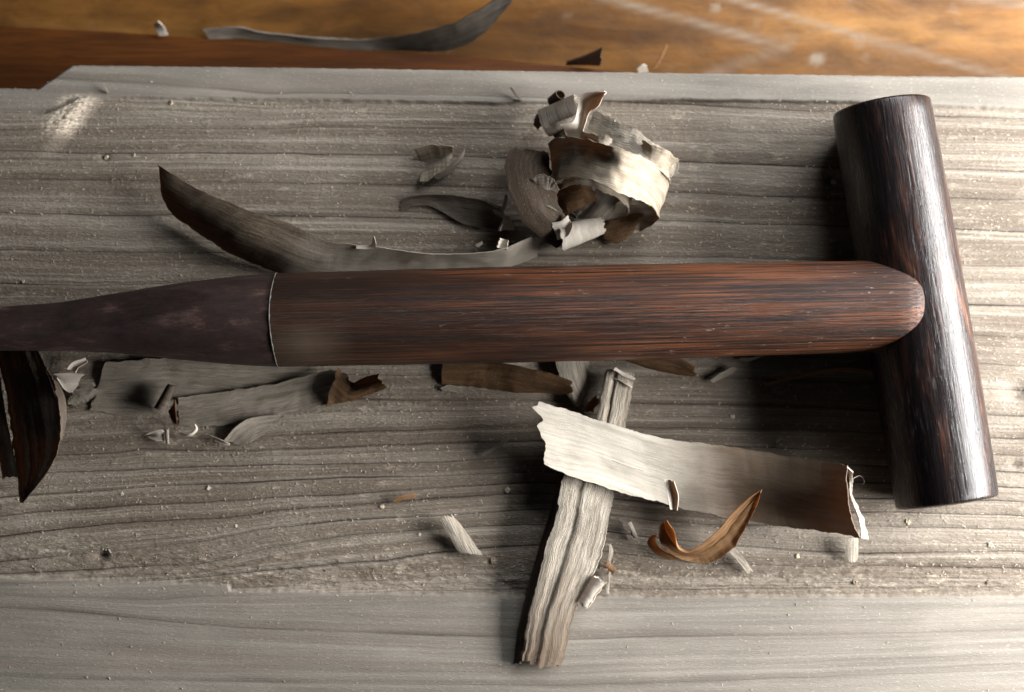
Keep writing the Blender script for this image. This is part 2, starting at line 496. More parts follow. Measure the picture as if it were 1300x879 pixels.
def ribbon(name, A, B, mat, thick=0.16, nu=70, nv=12, bulge=0.0, jag=(0.6, 0.6), edge=0.05, wob=0.12, seed=0, parent=None,
           world=False, ridges=0.0):
    """a thin curled sheet between two rails A and B, each (photo x, photo y, height mm)"""
    a = [Vector(p) for p in A] if world else [P(*p) for p in A]
    b = [Vector(p) for p in B] if world else [P(*p) for p in B]
    if len(a) == 2:
        a = [a[0], (a[0] + a[1]) / 2, a[1]]
        b = [b[0], (b[0] + b[1]) / 2, b[1]]
    n = max(len(a), 2)
    # arc length reparametrisation
    K = 200
    mid = [(catmull(a, k / K) + catmull(b, k / K)) / 2 for k in range(K + 1)]
    cum = [0.0]
    for k in range(K):
        cum.append(cum[-1] + (mid[k + 1] - mid[k]).length)
    L = cum[-1]

    def par(s):
        s = min(max(s, 0), 1) * L
        lo = int(np.searchsorted(cum, s)) - 1
        lo = min(max(lo, 0), K - 1)
        d = cum[lo + 1] - cum[lo]
        return (lo + (s - cum[lo]) / d if d > 1e-12 else lo) / K
    bl = bulge if isinstance(bulge, (list, tuple)) else [bulge] * 2
    top = np.zeros((nu + 1, nv + 1, 3))
    uvs = []
    sd = seed + 1
    for i in range(nu + 1):
        for j in range(nv + 1):
            v = j / nv
            s0 = jag[0] * MM / L * (0.5 + 0.9 * float(fbm(np.array(v * 7.0), np.array(sd * 3.7), sd, 4)))
            s1 = jag[1] * MM / L * (0.5 + 0.9 * float(fbm(np.array(v * 8.0), np.array(sd * 9.1), sd + 5, 4)))
            s = s0 + (1 - s0 - s1) * i / nu
            t = par(s)
            pa, pb = catmull(a, t), catmull(b, t)
            W = (pb - pa).length
            e0 = edge * float(vnoise(np.array(s * L / MM * 0.5), np.array(sd + .3), sd)) + edge * .6 * float(vnoise(np.array(s * L / MM * 2.1), np.array(sd + .3), sd))
            e1 = edge * float(vnoise(np.array(s * L / MM * 0.55), np.array(sd + 7.3), sd + 3)) + edge * .6 * float(vnoise(np.array(s * L / MM * 2.3), np.array(sd + 7.3), sd))
            vv = v + (1 - v) * (e0 * 0.5) + v * (e1 * 0.5)
            p = pa + (pb - pa) * vv
            t2 = min(t + 0.01, 1.0)
            t1 = max(t - 0.01, 0.0)
            tg = (catmull(a, t2) + catmull(b, t2)) - (catmull(a, t1) + catmull(b, t1))
            nn = tg.cross(pb - pa)
            if nn.length > 0:
                nn.normalize()
            x = t * (len(bl) - 1)
            k = min(int(x), len(bl) - 2)
            bb = bl[k] * (1 - (x - k)) + bl[k + 1] * (x - k)
            off = bb * MM * math.sin(math.pi * v)
            off += wob * MM * float(fbm(np.array(s * L / MM * 0.16), np.array(v * 1.6 + sd * 5.1), sd, 3))
            if ridges:
                off += ridges * MM * float(fbm(np.array(s * L / MM * 0.010), np.array(v * 11 + sd), sd + 9, 3))
            top[i, j] = p + nn * off
            uvs.append((s * L / MM, v * W / MM))
    # shell
    du = np.gradient(top, axis=0)
    dv = np.gradient(top, axis=1)
    nr = np.cross(du, dv)
    ln = np.linalg.norm(nr, axis=-1, keepdims=True)
    nr = nr / np.maximum(ln, 1e-12)
    t1 = top + nr * thick * MM * 0.5
    t0 = top - nr * thick * MM * 0.5
    m = (nu + 1) * (nv + 1)
    verts = np.concatenate([t1.reshape(-1, 3), t0.reshape(-1, 3)])
    # nothing may sink into the board
    idx = lambda i, j: i * (nv + 1) + j
    faces = []
    for i in range(nu):
        for j in range(nv):
            q = (idx(i, j), idx(i + 1, j), idx(i + 1, j + 1), idx(i, j + 1))
            faces.append(q)
            faces.append(tuple(x + m for x in reversed(q)))
    for i in range(nu):
        for j0 in (0, nv):
            q = (idx(i, j0), idx(i + 1, j0), idx(i + 1, j0) + m, idx(i, j0) + m)
            faces.append(q if j0 else q[::-1])
    for j in range(nv):
        for i0 in (0, nu):
            q = (idx(i0, j), idx(i0, j + 1), idx(i0, j + 1) + m, idx(i0, j) + m)
            faces.append(q[::-1] if i0 else q)
    org = verts.mean(axis=0)
    org[2] = verts[:, 2].min()
    o = mesh_obj(name, verts - org, faces, mat, parent, True, uvs + uvs)
    try:
        o.data.set_sharp_from_angle(angle=math.radians(50))
    except Exception:
        pass
    o.location = org
    return o


SEED = [0]
G_SH = 'wood shavings on the board'
G_CH = 'small wood chips on the board'
G_CR = 'tiny crumbs on the board'


def shaving(label, A, B, mat, cat='wood shaving', group=G_SH, name='wood_shaving', **kw):
    SEED[0] += 1
    kw.setdefault('seed', SEED[0])
    o = ribbon(name, A, B, mat, **kw)
    return tag(o, label, cat, group)


def part_of(o, name, A, B, mat, **kw):
    SEED[0] += 1
    kw.setdefault('seed', SEED[0])
    c = ribbon(name, A, B, mat, **kw)
    c.parent = o
    c.location = c.location - o.location
    return c


def roll(c0, c1, r0, r1, turns, start, grow=0.25, segs=18):
    """rails of a rolled-up scroll: axis from c0 to c1 (photo x, y, mm), radii mm; rails are the two rims"""
    p0, p1 = P(*c0), P(*c1)
    ax = (p1 - p0).normalized()
    e1 = ax.cross(Vector((0, 0, 1))).normalized()
    e2 = e1.cross(ax)
    A, B = [], []
    n = max(4, int(segs * turns))
    for k in range(n + 1):
        ang = math.radians(start) + 2 * math.pi * turns * k / n
        g = 1 - grow * k / n
        d = e1 * math.cos(ang) + e2 * math.sin(ang)
        A.append(p0 + d * (r0 * MM * g))
        B.append(p1 + d * (r1 * MM * g))
    return A, B


# ------------------------------------------------------------------ the grey board
def world_to_px(X, Y):
    # photo coordinates of points of the plane z = 0
    dx = X - CAM.x
    dy = Y - CAM.y
    dz = -CAM.z
    depth = dy * FWD.y + dz * FWD.z
    px = 650 + FPX * dx / depth
    py = 439.5 - FPX * (dy * UP.y + dz * UP.z) / depth
    return px, py


EDGE = [(-700, 108), (0, 112), (48, 113), (92, 83), (300, 85), (430, 87), (650, 90), (870, 93), (1100, 96), (1300, 98), (2000, 104)]
# late wood lines of the plank, top to bottom (photo x, y)
LINES = [
    [(-600, -40), (2000, -40)],
    [(-600, 60), (0, 96), (65, 99), (200, 107), (330, 117), (440, 119), (620, 122), (900, 134), (1300, 150), (2000, 170)],
    [(-600, 150), (0, 166), (200, 163), (440, 160), (650, 162), (860, 165), (1060, 172), (1300, 178), (2000, 200)],
    [(-600, 180), (0, 192), (130, 195), (300, 193), (440, 195), (560, 197), (860, 205), (1060, 211), (1300, 216), (2000, 240)],
    [(-600, 215), (0, 226), (100, 228), (200, 229), (440, 233), (560, 236), (860, 244), (1060, 250), (1300, 252), (2000, 270)],
    [(-600, 255), (0, 269), (130, 273), (240, 272), (440, 276), (660, 280), (860, 281), (1060, 285), (1300, 293), (2000, 320)],
    [(-600, 305), (0, 317), (230, 320), (440, 322), (860, 326), (1060, 330), (1300, 338), (2000, 350)],
    [(-600, 365), (0, 361), (120, 361), (250, 357), (440, 360), (860, 372), (1300, 388), (2000, 400)],
    [(-600, 410), (0, 393), (100, 388), (260, 392), (440, 398), (860, 412), (1300, 428), (2000, 440)],
    [(-600, 450), (0, 440), (440, 440), (860, 446), (1300, 464), (2000, 480)],
    [(-600, 500), (0, 478), (440, 474), (860, 478), (1110, 486), (1300, 494), (2000, 520)],
    [(-600, 545), (0, 520), (110, 512), (440, 505), (700, 508), (860, 511), (1110, 520), (1300, 527), (2000, 545)],
    [(-600, 590), (0, 566), (60, 562), (150, 558), (210, 555), (300, 556), (440, 547), (690, 540), (860, 541), (1300, 556), (2000, 570)],
    [(-600, 612), (0, 582), (75, 578), (140, 575), (180, 570), (320, 572), (440, 566), (560, 561), (690, 560), (900, 566), (1300, 578), (2000, 590)],
    [(-600, 640), (0, 606), (70, 600), (160, 597), (250, 592), (440, 588), (560, 586), (690, 580), (900, 583), (1300, 600), (2000, 610)],
    [(-600, 668), (0, 632), (110, 625), (170, 621), (220, 616), (300, 613), (440, 606), (560, 604), (690, 600), (900, 606), (1300, 620), (2000, 625)],
    [(-600, 690), (0, 655), (100, 647), (180, 642), (260, 637), (340, 632), (440, 628), (540, 620), (690, 614), (900, 626), (1300, 638), (2000, 640)],
    [(-600, 712), (0, 681), (90, 670), (150, 665), (250, 659), (290, 657), (350, 648), (440, 642), (560, 632), (690, 628), (900, 645), (1300, 655), (2000, 660)],
    [(-600, 732), (0, 712), (150, 698), (200, 693), (260, 686), (330, 672), (440, 660), (520, 656), (600, 653), (690, 648), (900, 666), (1300, 672), (2000, 675)],
    [(-600, 742), (0, 728), (240, 717), (290, 708), (340, 695), (440, 680), (520, 674), (610, 668), (690, 668), (900, 690), (1100, 703), (1300, 700), (2000, 700)],
    [(-600, 752), (0, 741), (220, 736), (330, 725), (430, 716), (490, 712), (560, 700), (620, 695), (690, 692), (900, 716), (1300, 722), (2000, 725)],
    [(-600, 762), (0, 755), (200, 760), (430, 753), (670, 748), (900, 748), (1300, 745), (2000, 745)],
    [(-600, 768), (0, 771), (60, 773), (140, 780), (215, 788), (300, 796), (700, 812), (1300, 800), (2000, 790)],
    [(-600, 870), (0, 860), (700, 872), (1300, 850), (2000, 850)],
    [(-600, 960), (2000, 950)],
    [(-600, 1060), (2000, 1060)],
]
# how dark each line reads
LSTR = [0, .75, .25, .8, .7, .85, .6, .9, .8, .5, .6, .6, .7, .75, .75, .9, .85, .9, .95, .9, .8, .3, .75, .5, .4, 0]

NX, NY = 1000, 950
xs = np.linspace(-0.175, 0.175, NX)
vv = np.linspace(0, 1, NY)
ybot = -0.135
# top edge of the board in world coordinates
ex = np.array([P(*e).x for e in EDGE])
ey = np.array([P(*e).y for e in EDGE])
ytop = np.interp(xs, ex, ey) + 0.00012 * fbm(xs * 900, xs * 0 + 3, 5, 3)
X = np.tile(xs, (NY, 1))
Y = ybot + (ytop[None, :] - ybot) * vv[:, None]
PX, PY = world_to_px(X, Y)
wob = 2.4 * fbm(PX / 170.0, PY / 90.0, 3, 3) + 0.7 * fbm(PX / 40.0, PY / 40.0, 8, 2)
PYw = PY + wob
ring = np.zeros_like(X)
line = np.zeros_like(X)
prev = None
for k, ln in enumerate(LINES):
    lx = [p[0] for p in ln]
    ly = [p[1] for p in ln]
    # smooth interpolation of the traced line
    yk = np.interp(PX, lx, ly)
    if prev is not None:
        m = (PYw >= prev) & (PYw < yk)
        fr = (PYw - prev) / np.maximum(yk - prev, 1e-3)
        ring = np.where(m, k - 1 + fr, ring)
    d = PYw - yk
    if k in (0,):
        dl = d * 1.0
    else:
        dl = np.where(np.abs(d) < np.abs(dl), d, dl)
    wd = 1.5 + 0.8 * vnoise(PX / 60.0, PX * 0 + k, 4)
    st = LSTR[k] * (0.72 + 0.5 * vnoise(PX / 110.0, PX * 0 + k * 3.1, 9))
    # sharp above, feathered below: early wood grows into late wood
    ll = np.where(d > 0, np.exp(-(d / wd) ** 2), np.exp(-(np.abs(d) / (wd * 2.6))) * 0.75)
    line = np.maximum(line, ll * np.clip(st, 0, 1))
    prev = yk
# border of the rough hollow and the smooth strips
tb = np.interp(PX, [-600, 0, 58, 78, 100, 160, 430, 640, 870, 1060, 1300, 2000], [143, 143, 144, 136, 124, 124, 127, 131, 127, 129, 138, 150])
tb = tb + 1.2 * fbm(PX / 14.0, PX * 0 + 1.5, 21, 3)
bb = np.interp(PX, [-600, 0, 60, 200, 290, 292, 430, 670, 1000, 1300, 2000], [728, 732, 735, 738, 743, 750, 752, 757, 757, 756, 756])
bb = bb + 1.6 * fbm(PX / 16.0, PX * 0 + 2.5, 23, 3)
s_top = sstep(3.0, -2.0, PY - tb)
s_bot = sstep(-2.5, 2.5, PY - bb)
strip = np.clip(s_top + s_bot, 0, 1)
# torn slope beside the notch, its lit face painted pale
slope = sstep(22, 6, np.abs((PX - 84) * 0.72 + (PY - 149) * 0.69 * 0.55)) * sstep(118, 128, PY + 0.02 * PX) * sstep(178, 160, PY)
rise = sstep(116, 84, PX + (PY - 148) * 0.85) * sstep(212, 165, PY) * (1 - s_top)
torn = slope * 0.95
torn = np.maximum(torn, 0.4 * sstep(0.25, 0.6, fbm(PX / 26.0, PY / 7.0, 31, 4)) * sstep(60, 10, np.abs(PY - (bb - 28))) * (1 - strip))
torn = np.maximum(torn, 0.3 * sstep(0.30, 0.62, fbm(PX / 22.0, PY / 6.0, 37, 4)) * (1 - strip))
# heights (mm)
Z = -0.95 * (1 - strip)
Z = Z + 1.5 * rise * sstep(-260, 60, PX)
gr = (1 - 0.7 * strip)
Z = Z - 0.20 * line * gr
fr = ring - np.floor(ring)
Z = Z + 0.16 * np.sin(np.pi * fr) * gr
Z = Z + 0.018 * fbm(PX / 60.0, PY / 2.6, 41, 4) * gr
Z = Z + (0.05 * fbm(PX / 12.0, PY / 3.0, 43, 4) + 0.03 * fbm(PX / 3.0, PY / 1.8, 47, 2)) * (1 - 0.9 * strip)
Z = Z + 0.25 * torn * fbm(PX / 4.0, PY / 3.0, 49, 3)
tear = sstep(46, 4, np.abs(PY - (bb - 22))) * (1 - strip)
Z = Z + 0.24 * tear * fbm(PX / 12.0, PY / 3.5, 53, 4)
# dents and knots
for (kx, ky, kr, kd) in ((131, 199, 6, 0.5), (1057, 229, 8, 0.7), (1005, 254, 4, 0.4), (1296, 498, 20, 1.2), (650, 748, 14, 1.0), (128, 706, 7, 0.8), (1292, 590, 8, 0.5)):
    q = np.hypot((PX - kx), (PY - ky) * 1.3) / kr
    Z = Z - kd * np.exp(-q ** 2)
    line = np.maximum(line, 0.85 * np.exp(-(q * 1.1) ** 2) * (0.7 + 0.5 * vnoise(PX / 3.0, PY / 3.0, 61)))
Z = Z - 1.0 * sstep(2.5, 0.0, (ytop[None, :] - Y) / MM * 5) * 0.25
co, quads = grid_mesh('board', X, Y, Z * MM, None, MB)
# skirt down to the floor and underside
FLOOR_Z = -0.034
n0 = len(co)
rimi = np.concatenate([np.arange(NX), np.arange(1, NY) * NX + NX - 1, (NY - 1) * NX + np.arange(NX - 2, -1, -1), np.arange(NY - 2, 0, -1) * NX])
low = co[rimi].copy()
low[:, 2] = FLOOR_Z + 0.0002
co = np.concatenate([co, low])
m_ = len(rimi)
i0 = np.arange(m_)
i1 = (i0 + 1) % m_
skirt = np.stack([rimi[i1], rimi[i0], n0 + i0, n0 + i1], -1).astype(np.int32)
quads = np.concatenate([quads, skirt])
board = build_raw('wooden_board', co.astype(np.float32), quads.astype(np.int32), MB,
                  {'ring': ring, 'line': line, 'strip': strip, 'torn': torn, 'dline': np.clip(dl, -12, 12)})
tag(board, 'weathered grey plank with rough planed middle between smooth strips, notched at far left', 'board')


def board_z(px, py):
    """surface height (mm) of the board near a photo position"""
    p = P(px, py, -0.5)
    i = int(np.clip(round((p.x + 0.175) / 0.35 * (NX - 1)), 0, NX - 1))
    yt = ytop[i]
    j = int(np.clip(round((p.y - ybot) / (yt - ybot) * (NY - 1)), 0, NY - 1))
    return float(Z[j, i])


# ------------------------------------------------------------------ the varnished floor behind
MF = m_floor('varnished_floor', (0.075, 0.032, 0.009), (0.175, 0.078, 0.020), (0.28, 0.135, 0.038), 140)
MP = m_floor('red_brown_plank', (0.045, 0.014, 0.004), (0.095, 0.031, 0.007), (0.15, 0.052, 0.012), 900, 0.45, False)
fx = np.linspace(-0.45, 0.45, 900)
fy = np.linspace(-0.30, 0.42, 500)
FX, FY = np.meshgrid(fx, fy)


def px_at(zmm, X, Y):
    dx = X - CAM.x
    dy = Y - CAM.y
    dz = zmm * MM - CAM.z
    dep = dy * FWD.y + dz * FWD.z
    return 650 + FPX * dx / dep, 439.5 - FPX * (dy * UP.y + dz * UP.z) / dep


QX, QY = px_at(-34, FX, FY)
wear = np.zeros_like(FX)
for (x0, y0, x1, y1, wd, st) in ((800, -40, 1085, 45, 4, .9), (1085, 45, 1300, 105, 5, .6), (760, -5, 1000, 60, 5, .9), (1000, 60, 900, 95, 7, .5),
                                 (1190, -10, 1400, 20, 5, .6), (1240, -20, 1500, 60, 4, .4), (640, -60, 800, -10, 5, .5), (1100, -60, 1180, -20, 5, .5)):
    dx, dy = x1 - x0, y1 - y0
    tt = np.clip(((QX - x0) * dx + (QY - y0) * dy) / (dx * dx + dy * dy), 0, 1)
    d = np.hypot(QX - x0 - tt * dx, QY - y0 - tt * dy)
    wear = np.maximum(wear, st * np.exp(-(d / wd) ** 2))
for (x0, y0, r, st) in ((1036, 75, 14, 1.0), (1092, 52, 13, .6), (910, 10, 10, .7), (1100, 72, 8, .5), (720, 20, 9, .3), (960, 30, 9, .3)):
    d = np.hypot(QX - x0, (QY - y0) * 1.3)
    wear = np.maximum(wear, st * sstep(r, r * 0.5, d + 3 * fbm(QX / 9, QY / 9, 3, 2)))
co, q = grid_mesh('floor', FX, FY, np.full_like(FX, FLOOR_Z), None, MF)
floor = build_raw('floor', co, q, MF, {'wear': wear}, False)
floor['kind'] = 'structure'

# red-brown plank lying against the far edge of the board
pl_top = -29.0
far = [(-300, 29), (0, 32), (137, 39), (300, 50), (440, 62), (566, 68), (669, 78), (802, 91), (880, 97)]
near_y = P(500, 140, pl_top).y
vs, fs = [], []
for i, (px, py) in enumerate(far):
    a = P(px, py, pl_top)
    for (yy, zz) in ((near_y - 0.02, FLOOR_Z + 0.0004), (near_y - 0.02, pl_top * MM), (a.y - 0.0012, pl_top * MM), (a.y - 0.0003, pl_top * MM - 0.0004), (a.y, pl_top * MM - 0.0014), (a.y, FLOOR_Z + 0.0004)):
        vs.append((a.x, max(yy, near_y - 0.02), zz))
for i in range(len(far) - 1):
    for j in range(5):
        b0 = i * 6 + j
        fs.append((b0, b0 + 6, b0 + 7, b0 + 1))
fs.append((0, 1, 2, 3, 4, 5))
e = (len(far) - 1) * 6
fs.append((e + 5, e + 4, e + 3, e + 2, e + 1, e))
plank = mesh_obj('floor_plank', vs, fs, MP, None, False)
tag(plank, 'red brown tapering varnished plank on the floor just beyond the grey board', 'plank')

# ------------------------------------------------------------------ the mallet
MH, MHD, MG = m_handle(), m_head(), m_grip()
MS = m_plain('seam_glue', (0.10, 0.09, 0.078), 0.75, 0.8, 1100)


def lathe(name, p0, p1, prof, mat, parent, seg=96, shape=None, ref=None):
    """solid along p0 -> p1; prof = [(fraction, radius mm)]; shape(frac, ang) -> (dy, dz) in mm overrides the circle"""
    ax = p1 - p0
    L = ax.length
    x = ax.normalized()
    z = Vector((0, 0, 1)) - x * x.z
    z.normalize()
    y = z.cross(x)
    M = Matrix((x, y, z)).transposed()
    vs, fs = [], []
    for (f, r) in prof:
        for k in range(seg):
            an = 2 * math.pi * k / seg
            if shape:
                dy, dz = shape(f, an, r)
            else:
                dy, dz = r * math.cos(an), r * math.sin(an)
            vs.append((f * L, dy * MM, dz * MM))
    for i in range(len(prof) - 1):
        for k in range(seg):
            a, b = i * seg + k, i * seg + (k + 1) % seg
            fs.append((a, b, b + seg, a + seg))
    fs.append(tuple(range(seg - 1, -1, -1)))
    fs.append(tuple((len(prof) - 1) * seg + k for k in range(seg)))
    c = Vector((L / 2, 0, 0))
    o = mesh_obj(name, [Vector(v) - c for v in vs], fs, mat, None, True)
    o.data.set_sharp_from_angle(angle=math.radians(55))
    o.matrix_world = Matrix.Translation((p0 + p1) / 2) @ M.to_4x4()
    if parent is not None:
        o.parent = parent
        o.matrix_parent_inverse = parent.matrix_world.inverted()
    return o


mallet = bpy.data.objects.new('mallet', None)
mallet.empty_display_size = 0.02
mallet.location = (P(1163, 388, 0).x, P(1163, 388, 0).y, 0)
COL.objects.link(mallet)
bpy.context.view_layer.update()
tag(mallet, 'small dark wooden mallet with a red brown handle lying across the grey board', 'mallet')

HZ = 11.9
h0 = P(1119, 136, HZ)
h1 = P(1202.5, 638, HZ)


def head_profile():
    pr = []
    R = lambda f: float(np.interp(f, [0, .25, .5, .75, 1], [12.15, 12.55, 12.75, 12.75, 12.45]))
    pr += [(-0.0040, 3.0), (-0.0034, 7.5), (-0.0022, 10.2), (-0.0008, 11.5), (0.002, R(0) - .2), (0.007, R(0) - .04)]
    for i in range(1, 40):
        f = 0.01 + 0.98 * i / 40
        pr.append((f, R(f)))
    pr += [(0.993, R(1) - .04), (0.998, R(1) - .25), (1.001, 11.8), (1.0035, 10.2), (1.006, 6.5), (1.0068, 3.0)]
    return pr


head = lathe('mallet_head', h0, h1, head_profile(), MHD, mallet, 128)

a0 = P(352, 406.5, 13.0)
a1 = P(1171, 387.8, 15.2)
hp = [(0.0, 11.55), (0.1, 11.62), (0.25, 11.75), (0.4, 11.8), (0.55, 11.7), (0.7, 11.5), (0.8, 11.35), (0.9, 11.3), (0.95, 11.3), (0.965, 11.15), (0.978, 10.7), (0.987, 10.0), (0.994, 8.8), (0.998, 7.4), (1.0, 5.5)]
pr = [(f, float(np.interp(f, [p[0] for p in hp], [p[1] for p in hp])) + 0.03 * math.sin(f * 41)) for f in list(np.linspace(0, .93, 60)) + list(np.linspace(.935, 1, 30))]
handle = lathe('mallet_handle', a0, a1, pr, MH, mallet, 128)

# grip: continues the handle to the left, flattened with one raised edge
g1 = a0.copy()
g0 = P(-420, 418, 12.6)


def grip_shape(f, an, r):
    # f: 0 far left end, 1 at the seam
    px = -420 + f * (352 + 420)
    t = float(sstep(330, 20, np.array(px)))     # 0 round, 1 flattened
    flare = float(sstep(-120, -400, np.array(px)))
    ry = float(np.interp(px, [-420, -380, -200, 0, 80, 150, 215, 280, 320, 352], [12.4, 12.2, 6.6, 5.3, 5.9, 7.3, 9.1, 10.5, 11.2, 11.5]))
    rz = float(np.interp(px, [-420, -380, -200, 0, 80, 150, 215, 280, 320, 352], [12.2, 12.0, 7.8, 7.2, 7.8, 8.8, 9.9, 10.9, 11.3, 11.5]))
    t *= 1 - flare
    c, s = math.cos(an), math.sin(an)
    n = 2 + 0.6 * t
    k = (abs(c) ** n + abs(s) ** n) ** (-1 / n)
    # a soft edge running on the upper far side, as on a hand-shaved grip
    ridge = 0.0 * t * math.exp(-((math.atan2(math.sin(an - 1.12), math.cos(an - 1.12))) / 0.32) ** 2)
    hollow = 0.0 * t * math.exp(-((math.atan2(math.sin(an - 0.35), math.cos(an - 0.35))) / 0.45) ** 2)
    cy = float(np.interp(px, [-420, -200, 0, 160, 352], [0, 0, -2.4, -1.1, 0]))
    k *= (1 + ridge + hollow)
    yy_, zz_ = c * k * ry, s * k * rz
    th = math.radians(62)
    dd = float(np.interp(px, [-420, -300, -60, 0, 80, 150, 215, 280, 352], [14, 12, 4.0, 4.4, 5.4, 6.9, 9.0, 11.0, 14]))
    pr_ = yy_ * math.cos(th) + zz_ * math.sin(th)
    if pr_ > dd:
        q_ = (pr_ - dd) * .93
        yy_ -= q_ * math.cos(th)
        zz_ -= q_ * math.sin(th)
    return yy_ + cyo(px), zz_
    return (c * k * ry * (1 + ridge + hollow) - cy * 0.0 + cy * -1.0 * 0 + cyo(px)), s * k * rz * (1 + ridge + hollow)


def cyo(px):
    return float(np.interp(px, [-420, -200, 0, 80, 150, 240, 352], [0, -0.4, -1.2, -0.9, -0.2, 0.0, 0]))


gp = [(0.0, 1)] + [(f, 1) for f in np.linspace(0.002, 1.0, 90)]
grip = lathe('mallet_grip', g0, g1, gp, MG, mallet, 128, grip_shape)

# pale seam where grip and handle meet
ax = (a1 - a0).normalized()
sv, sf = [], []
seg = 160
zz = Vector((0, 0, 1)) - ax * ax.z
zz.normalize()
yy = zz.cross(ax)
for k in range(seg):
    an = 2 * math.pi * k / seg
    d = yy * math.cos(an) + zz * math.sin(an)
    wdt = 0.26 + 0.14 * math.sin(k * 0.9) * math.sin(k * 0.23 + 1)
    shift = 0.25 * math.sin(an * 3)
    wdt *= .6
    sink = 0.22 * max(0.0, math.sin(k * 0.31) * math.sin(k * 0.11 + 2))
    for (u, rr) in ((-wdt, 11.50), (-wdt * 0.7, 11.72), (0, 11.80), (wdt * 0.7, 11.72), (wdt, 11.50)):
        sv.append(a0 + ax * ((u + shift) * MM) + d * ((rr - sink) * MM))
for k in range(seg):
    for j in range(4):
        a, b = k * 5 + j, ((k + 1) % seg) * 5 + j
        sf.append((a, a + 1, b + 1, b))
seam = mesh_obj('glue_seam', sv, sf, MS, None)
seam.parent = mallet
seam.matrix_parent_inverse = mallet.matrix_world.inverted()

# ------------------------------------------------------------------ shavings
# long dark one that swings out from behind the handle
s = shaving('long dark curved shaving with raised pointed left tip, running behind the mallet handle',
            [(200.5, 209, 3), (234, 231, 5), (266, 247, 7), (305, 264, 8.5), (337, 273, 8.5), (369, 285, 7.5), (406, 302, 6), (432, 309, 6), (474, 313, 6), (520, 320, 6), (570, 323, 5), (630, 318, 5), (662, 306, 4), (694, 292, 2.5)],
            [(202, 214, 2.6), (206, 250, 1.5), (222, 274, .8), (248, 294, .4), (290, 320, 0), (322, 335, -.2), (359, 348, -.2), (400, 352, 0), (450, 353, 0), (500, 352, 0), (570, 347, 0), (620, 342, 0), (652, 338, 0), (682, 326, -.2)],
            TAIL, nu=170, nv=18, bulge=[0, -1.2, -2.6, -1.6, .6, .9, .4, 0], jag=(0.1, 1.0), wob=0.35, edge=0.04)
part_of(s, 'raised_splinter', [(450, 311, 6), (470, 311, 6.6), (474, 299, 9)], [(452, 316, 6), (476, 315, 6.4), (475, 299, 9.2)], PALE, nu=14, nv=4, thick=.12)

# tangled heap of curls -----------------------------------------------------
shaving('wide brown shaving curled into an open loop, in the middle of the tangled heap',
        [(697, 190, 3), (698, 181, 8), (712, 175, 13), (739, 176, 18), (765, 182, 23), (790, 189, 24.5), (822, 203, 20), (843, 221, 13), (848, 240, 8), (840, 256, 4), (815, 254, 1.5), (790, 252, .8), (755, 254, .6)],
        [(697, 264, 2), (698, 242, 7), (708, 231, 12), (730, 226, 17), (755, 230, 22), (783, 244, 23), (807, 253, 20), (827, 263, 15), (837, 275, 9), (834, 282, 4), (815, 293, 1), (798, 298, .4), (778, 310, .2)],
        LOOP, nu=120, nv=20, bulge=[0.6, 1.2, .6, .3], jag=(1.2, 1.6), wob=0.9, edge=0.05, thick=.22)
shaving('pale grey shaving band arching over the right shoulder of the tangled heap',
        [(752, 140, 8), (783, 156, 10), (810, 167, 11), (830, 184, 11), (848, 192, 9), (861, 207, 6), (856, 222, 3)],
        [(735, 178, 8), (768, 190, 11), (795, 202, 13), (818, 216, 14), (836, 226, 11), (846, 234, 8), (846, 236, 4)],
        SLAT, nu=80, nv=14, bulge=[1.2, .6, 1.5, 1.0], jag=(.8, 1.4), wob=0.9, edge=0.12, thick=.25)
A, B = roll((691, 158, 6), (737, 137, 9), 4.2, 4.0, 1.6, 60, 0.35)
s = shaving('small dark scroll with a bright upturned flap, at the far top of the tangled heap', A, B, GREY, world=True, nu=80, nv=12, jag=(.6, .6), wob=0.25, edge=0.05)
part_of(s, 'bright_flap', [(709, 159, 11.5), (728, 153, 13), (733, 137, 14.5), (736, 123, 16.5), (746, 117, 18), (768, 115, 20)],
        [(722, 177, 9), (737, 174, 10.5), (743, 158, 12.5), (749, 143, 14.5), (759, 136, 17), (768, 119, 20)], PALE, nu=40, nv=10, bulge=.8, jag=(.6, .4), wob=.3)
A, B = roll((703, 130, 5), (712, 120, 8), 1.9, 1.5, 1.3, 10, 0.3)
shaving('tiny dark tube standing open beside the far top of the heap', A, B, DARK, world=True, nu=40, nv=6, wob=.1)
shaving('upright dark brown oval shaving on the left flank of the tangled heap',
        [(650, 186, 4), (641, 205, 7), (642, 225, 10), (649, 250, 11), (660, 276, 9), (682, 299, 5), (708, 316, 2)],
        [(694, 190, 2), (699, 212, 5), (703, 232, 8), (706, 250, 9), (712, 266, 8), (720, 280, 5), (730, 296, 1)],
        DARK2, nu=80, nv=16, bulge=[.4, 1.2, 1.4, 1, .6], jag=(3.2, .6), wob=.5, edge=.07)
A, B = roll((711, 301, 3.6), (765, 286, 3.4), 3.6, 2.2, 1.5, -40, 0.3)
s = shaving('bright rolled tube with torn mouth under the front of the tangled heap', A, B, PALE, world=True, nu=80, nv=14, jag=(.8, 1.6), wob=.3, edge=.12)
part_of(s, 'torn_mouth', [(698, 283, 7.5), (712, 281, 7.8), (722, 272, 9)], [(706, 305, 6), (722, 299, 7), (728, 284, 7.5)], PALE, nu=20, nv=8, bulge=.9, wob=.2)
shaving('grey inner shaving seen through the hole of the loop in the heap',
        [(754, 222, 7), (757, 240, 5), (752, 256, 4), (738, 270, 2), (727, 281, .5)],
        [(800, 228, 6), (794, 243, 6), (784, 258, 5), (778, 271, 4), (766, 281, 3)], GREY, nu=50, nv=12, bulge=1.0, jag=(.5, 1.2), wob=.4, edge=.1)
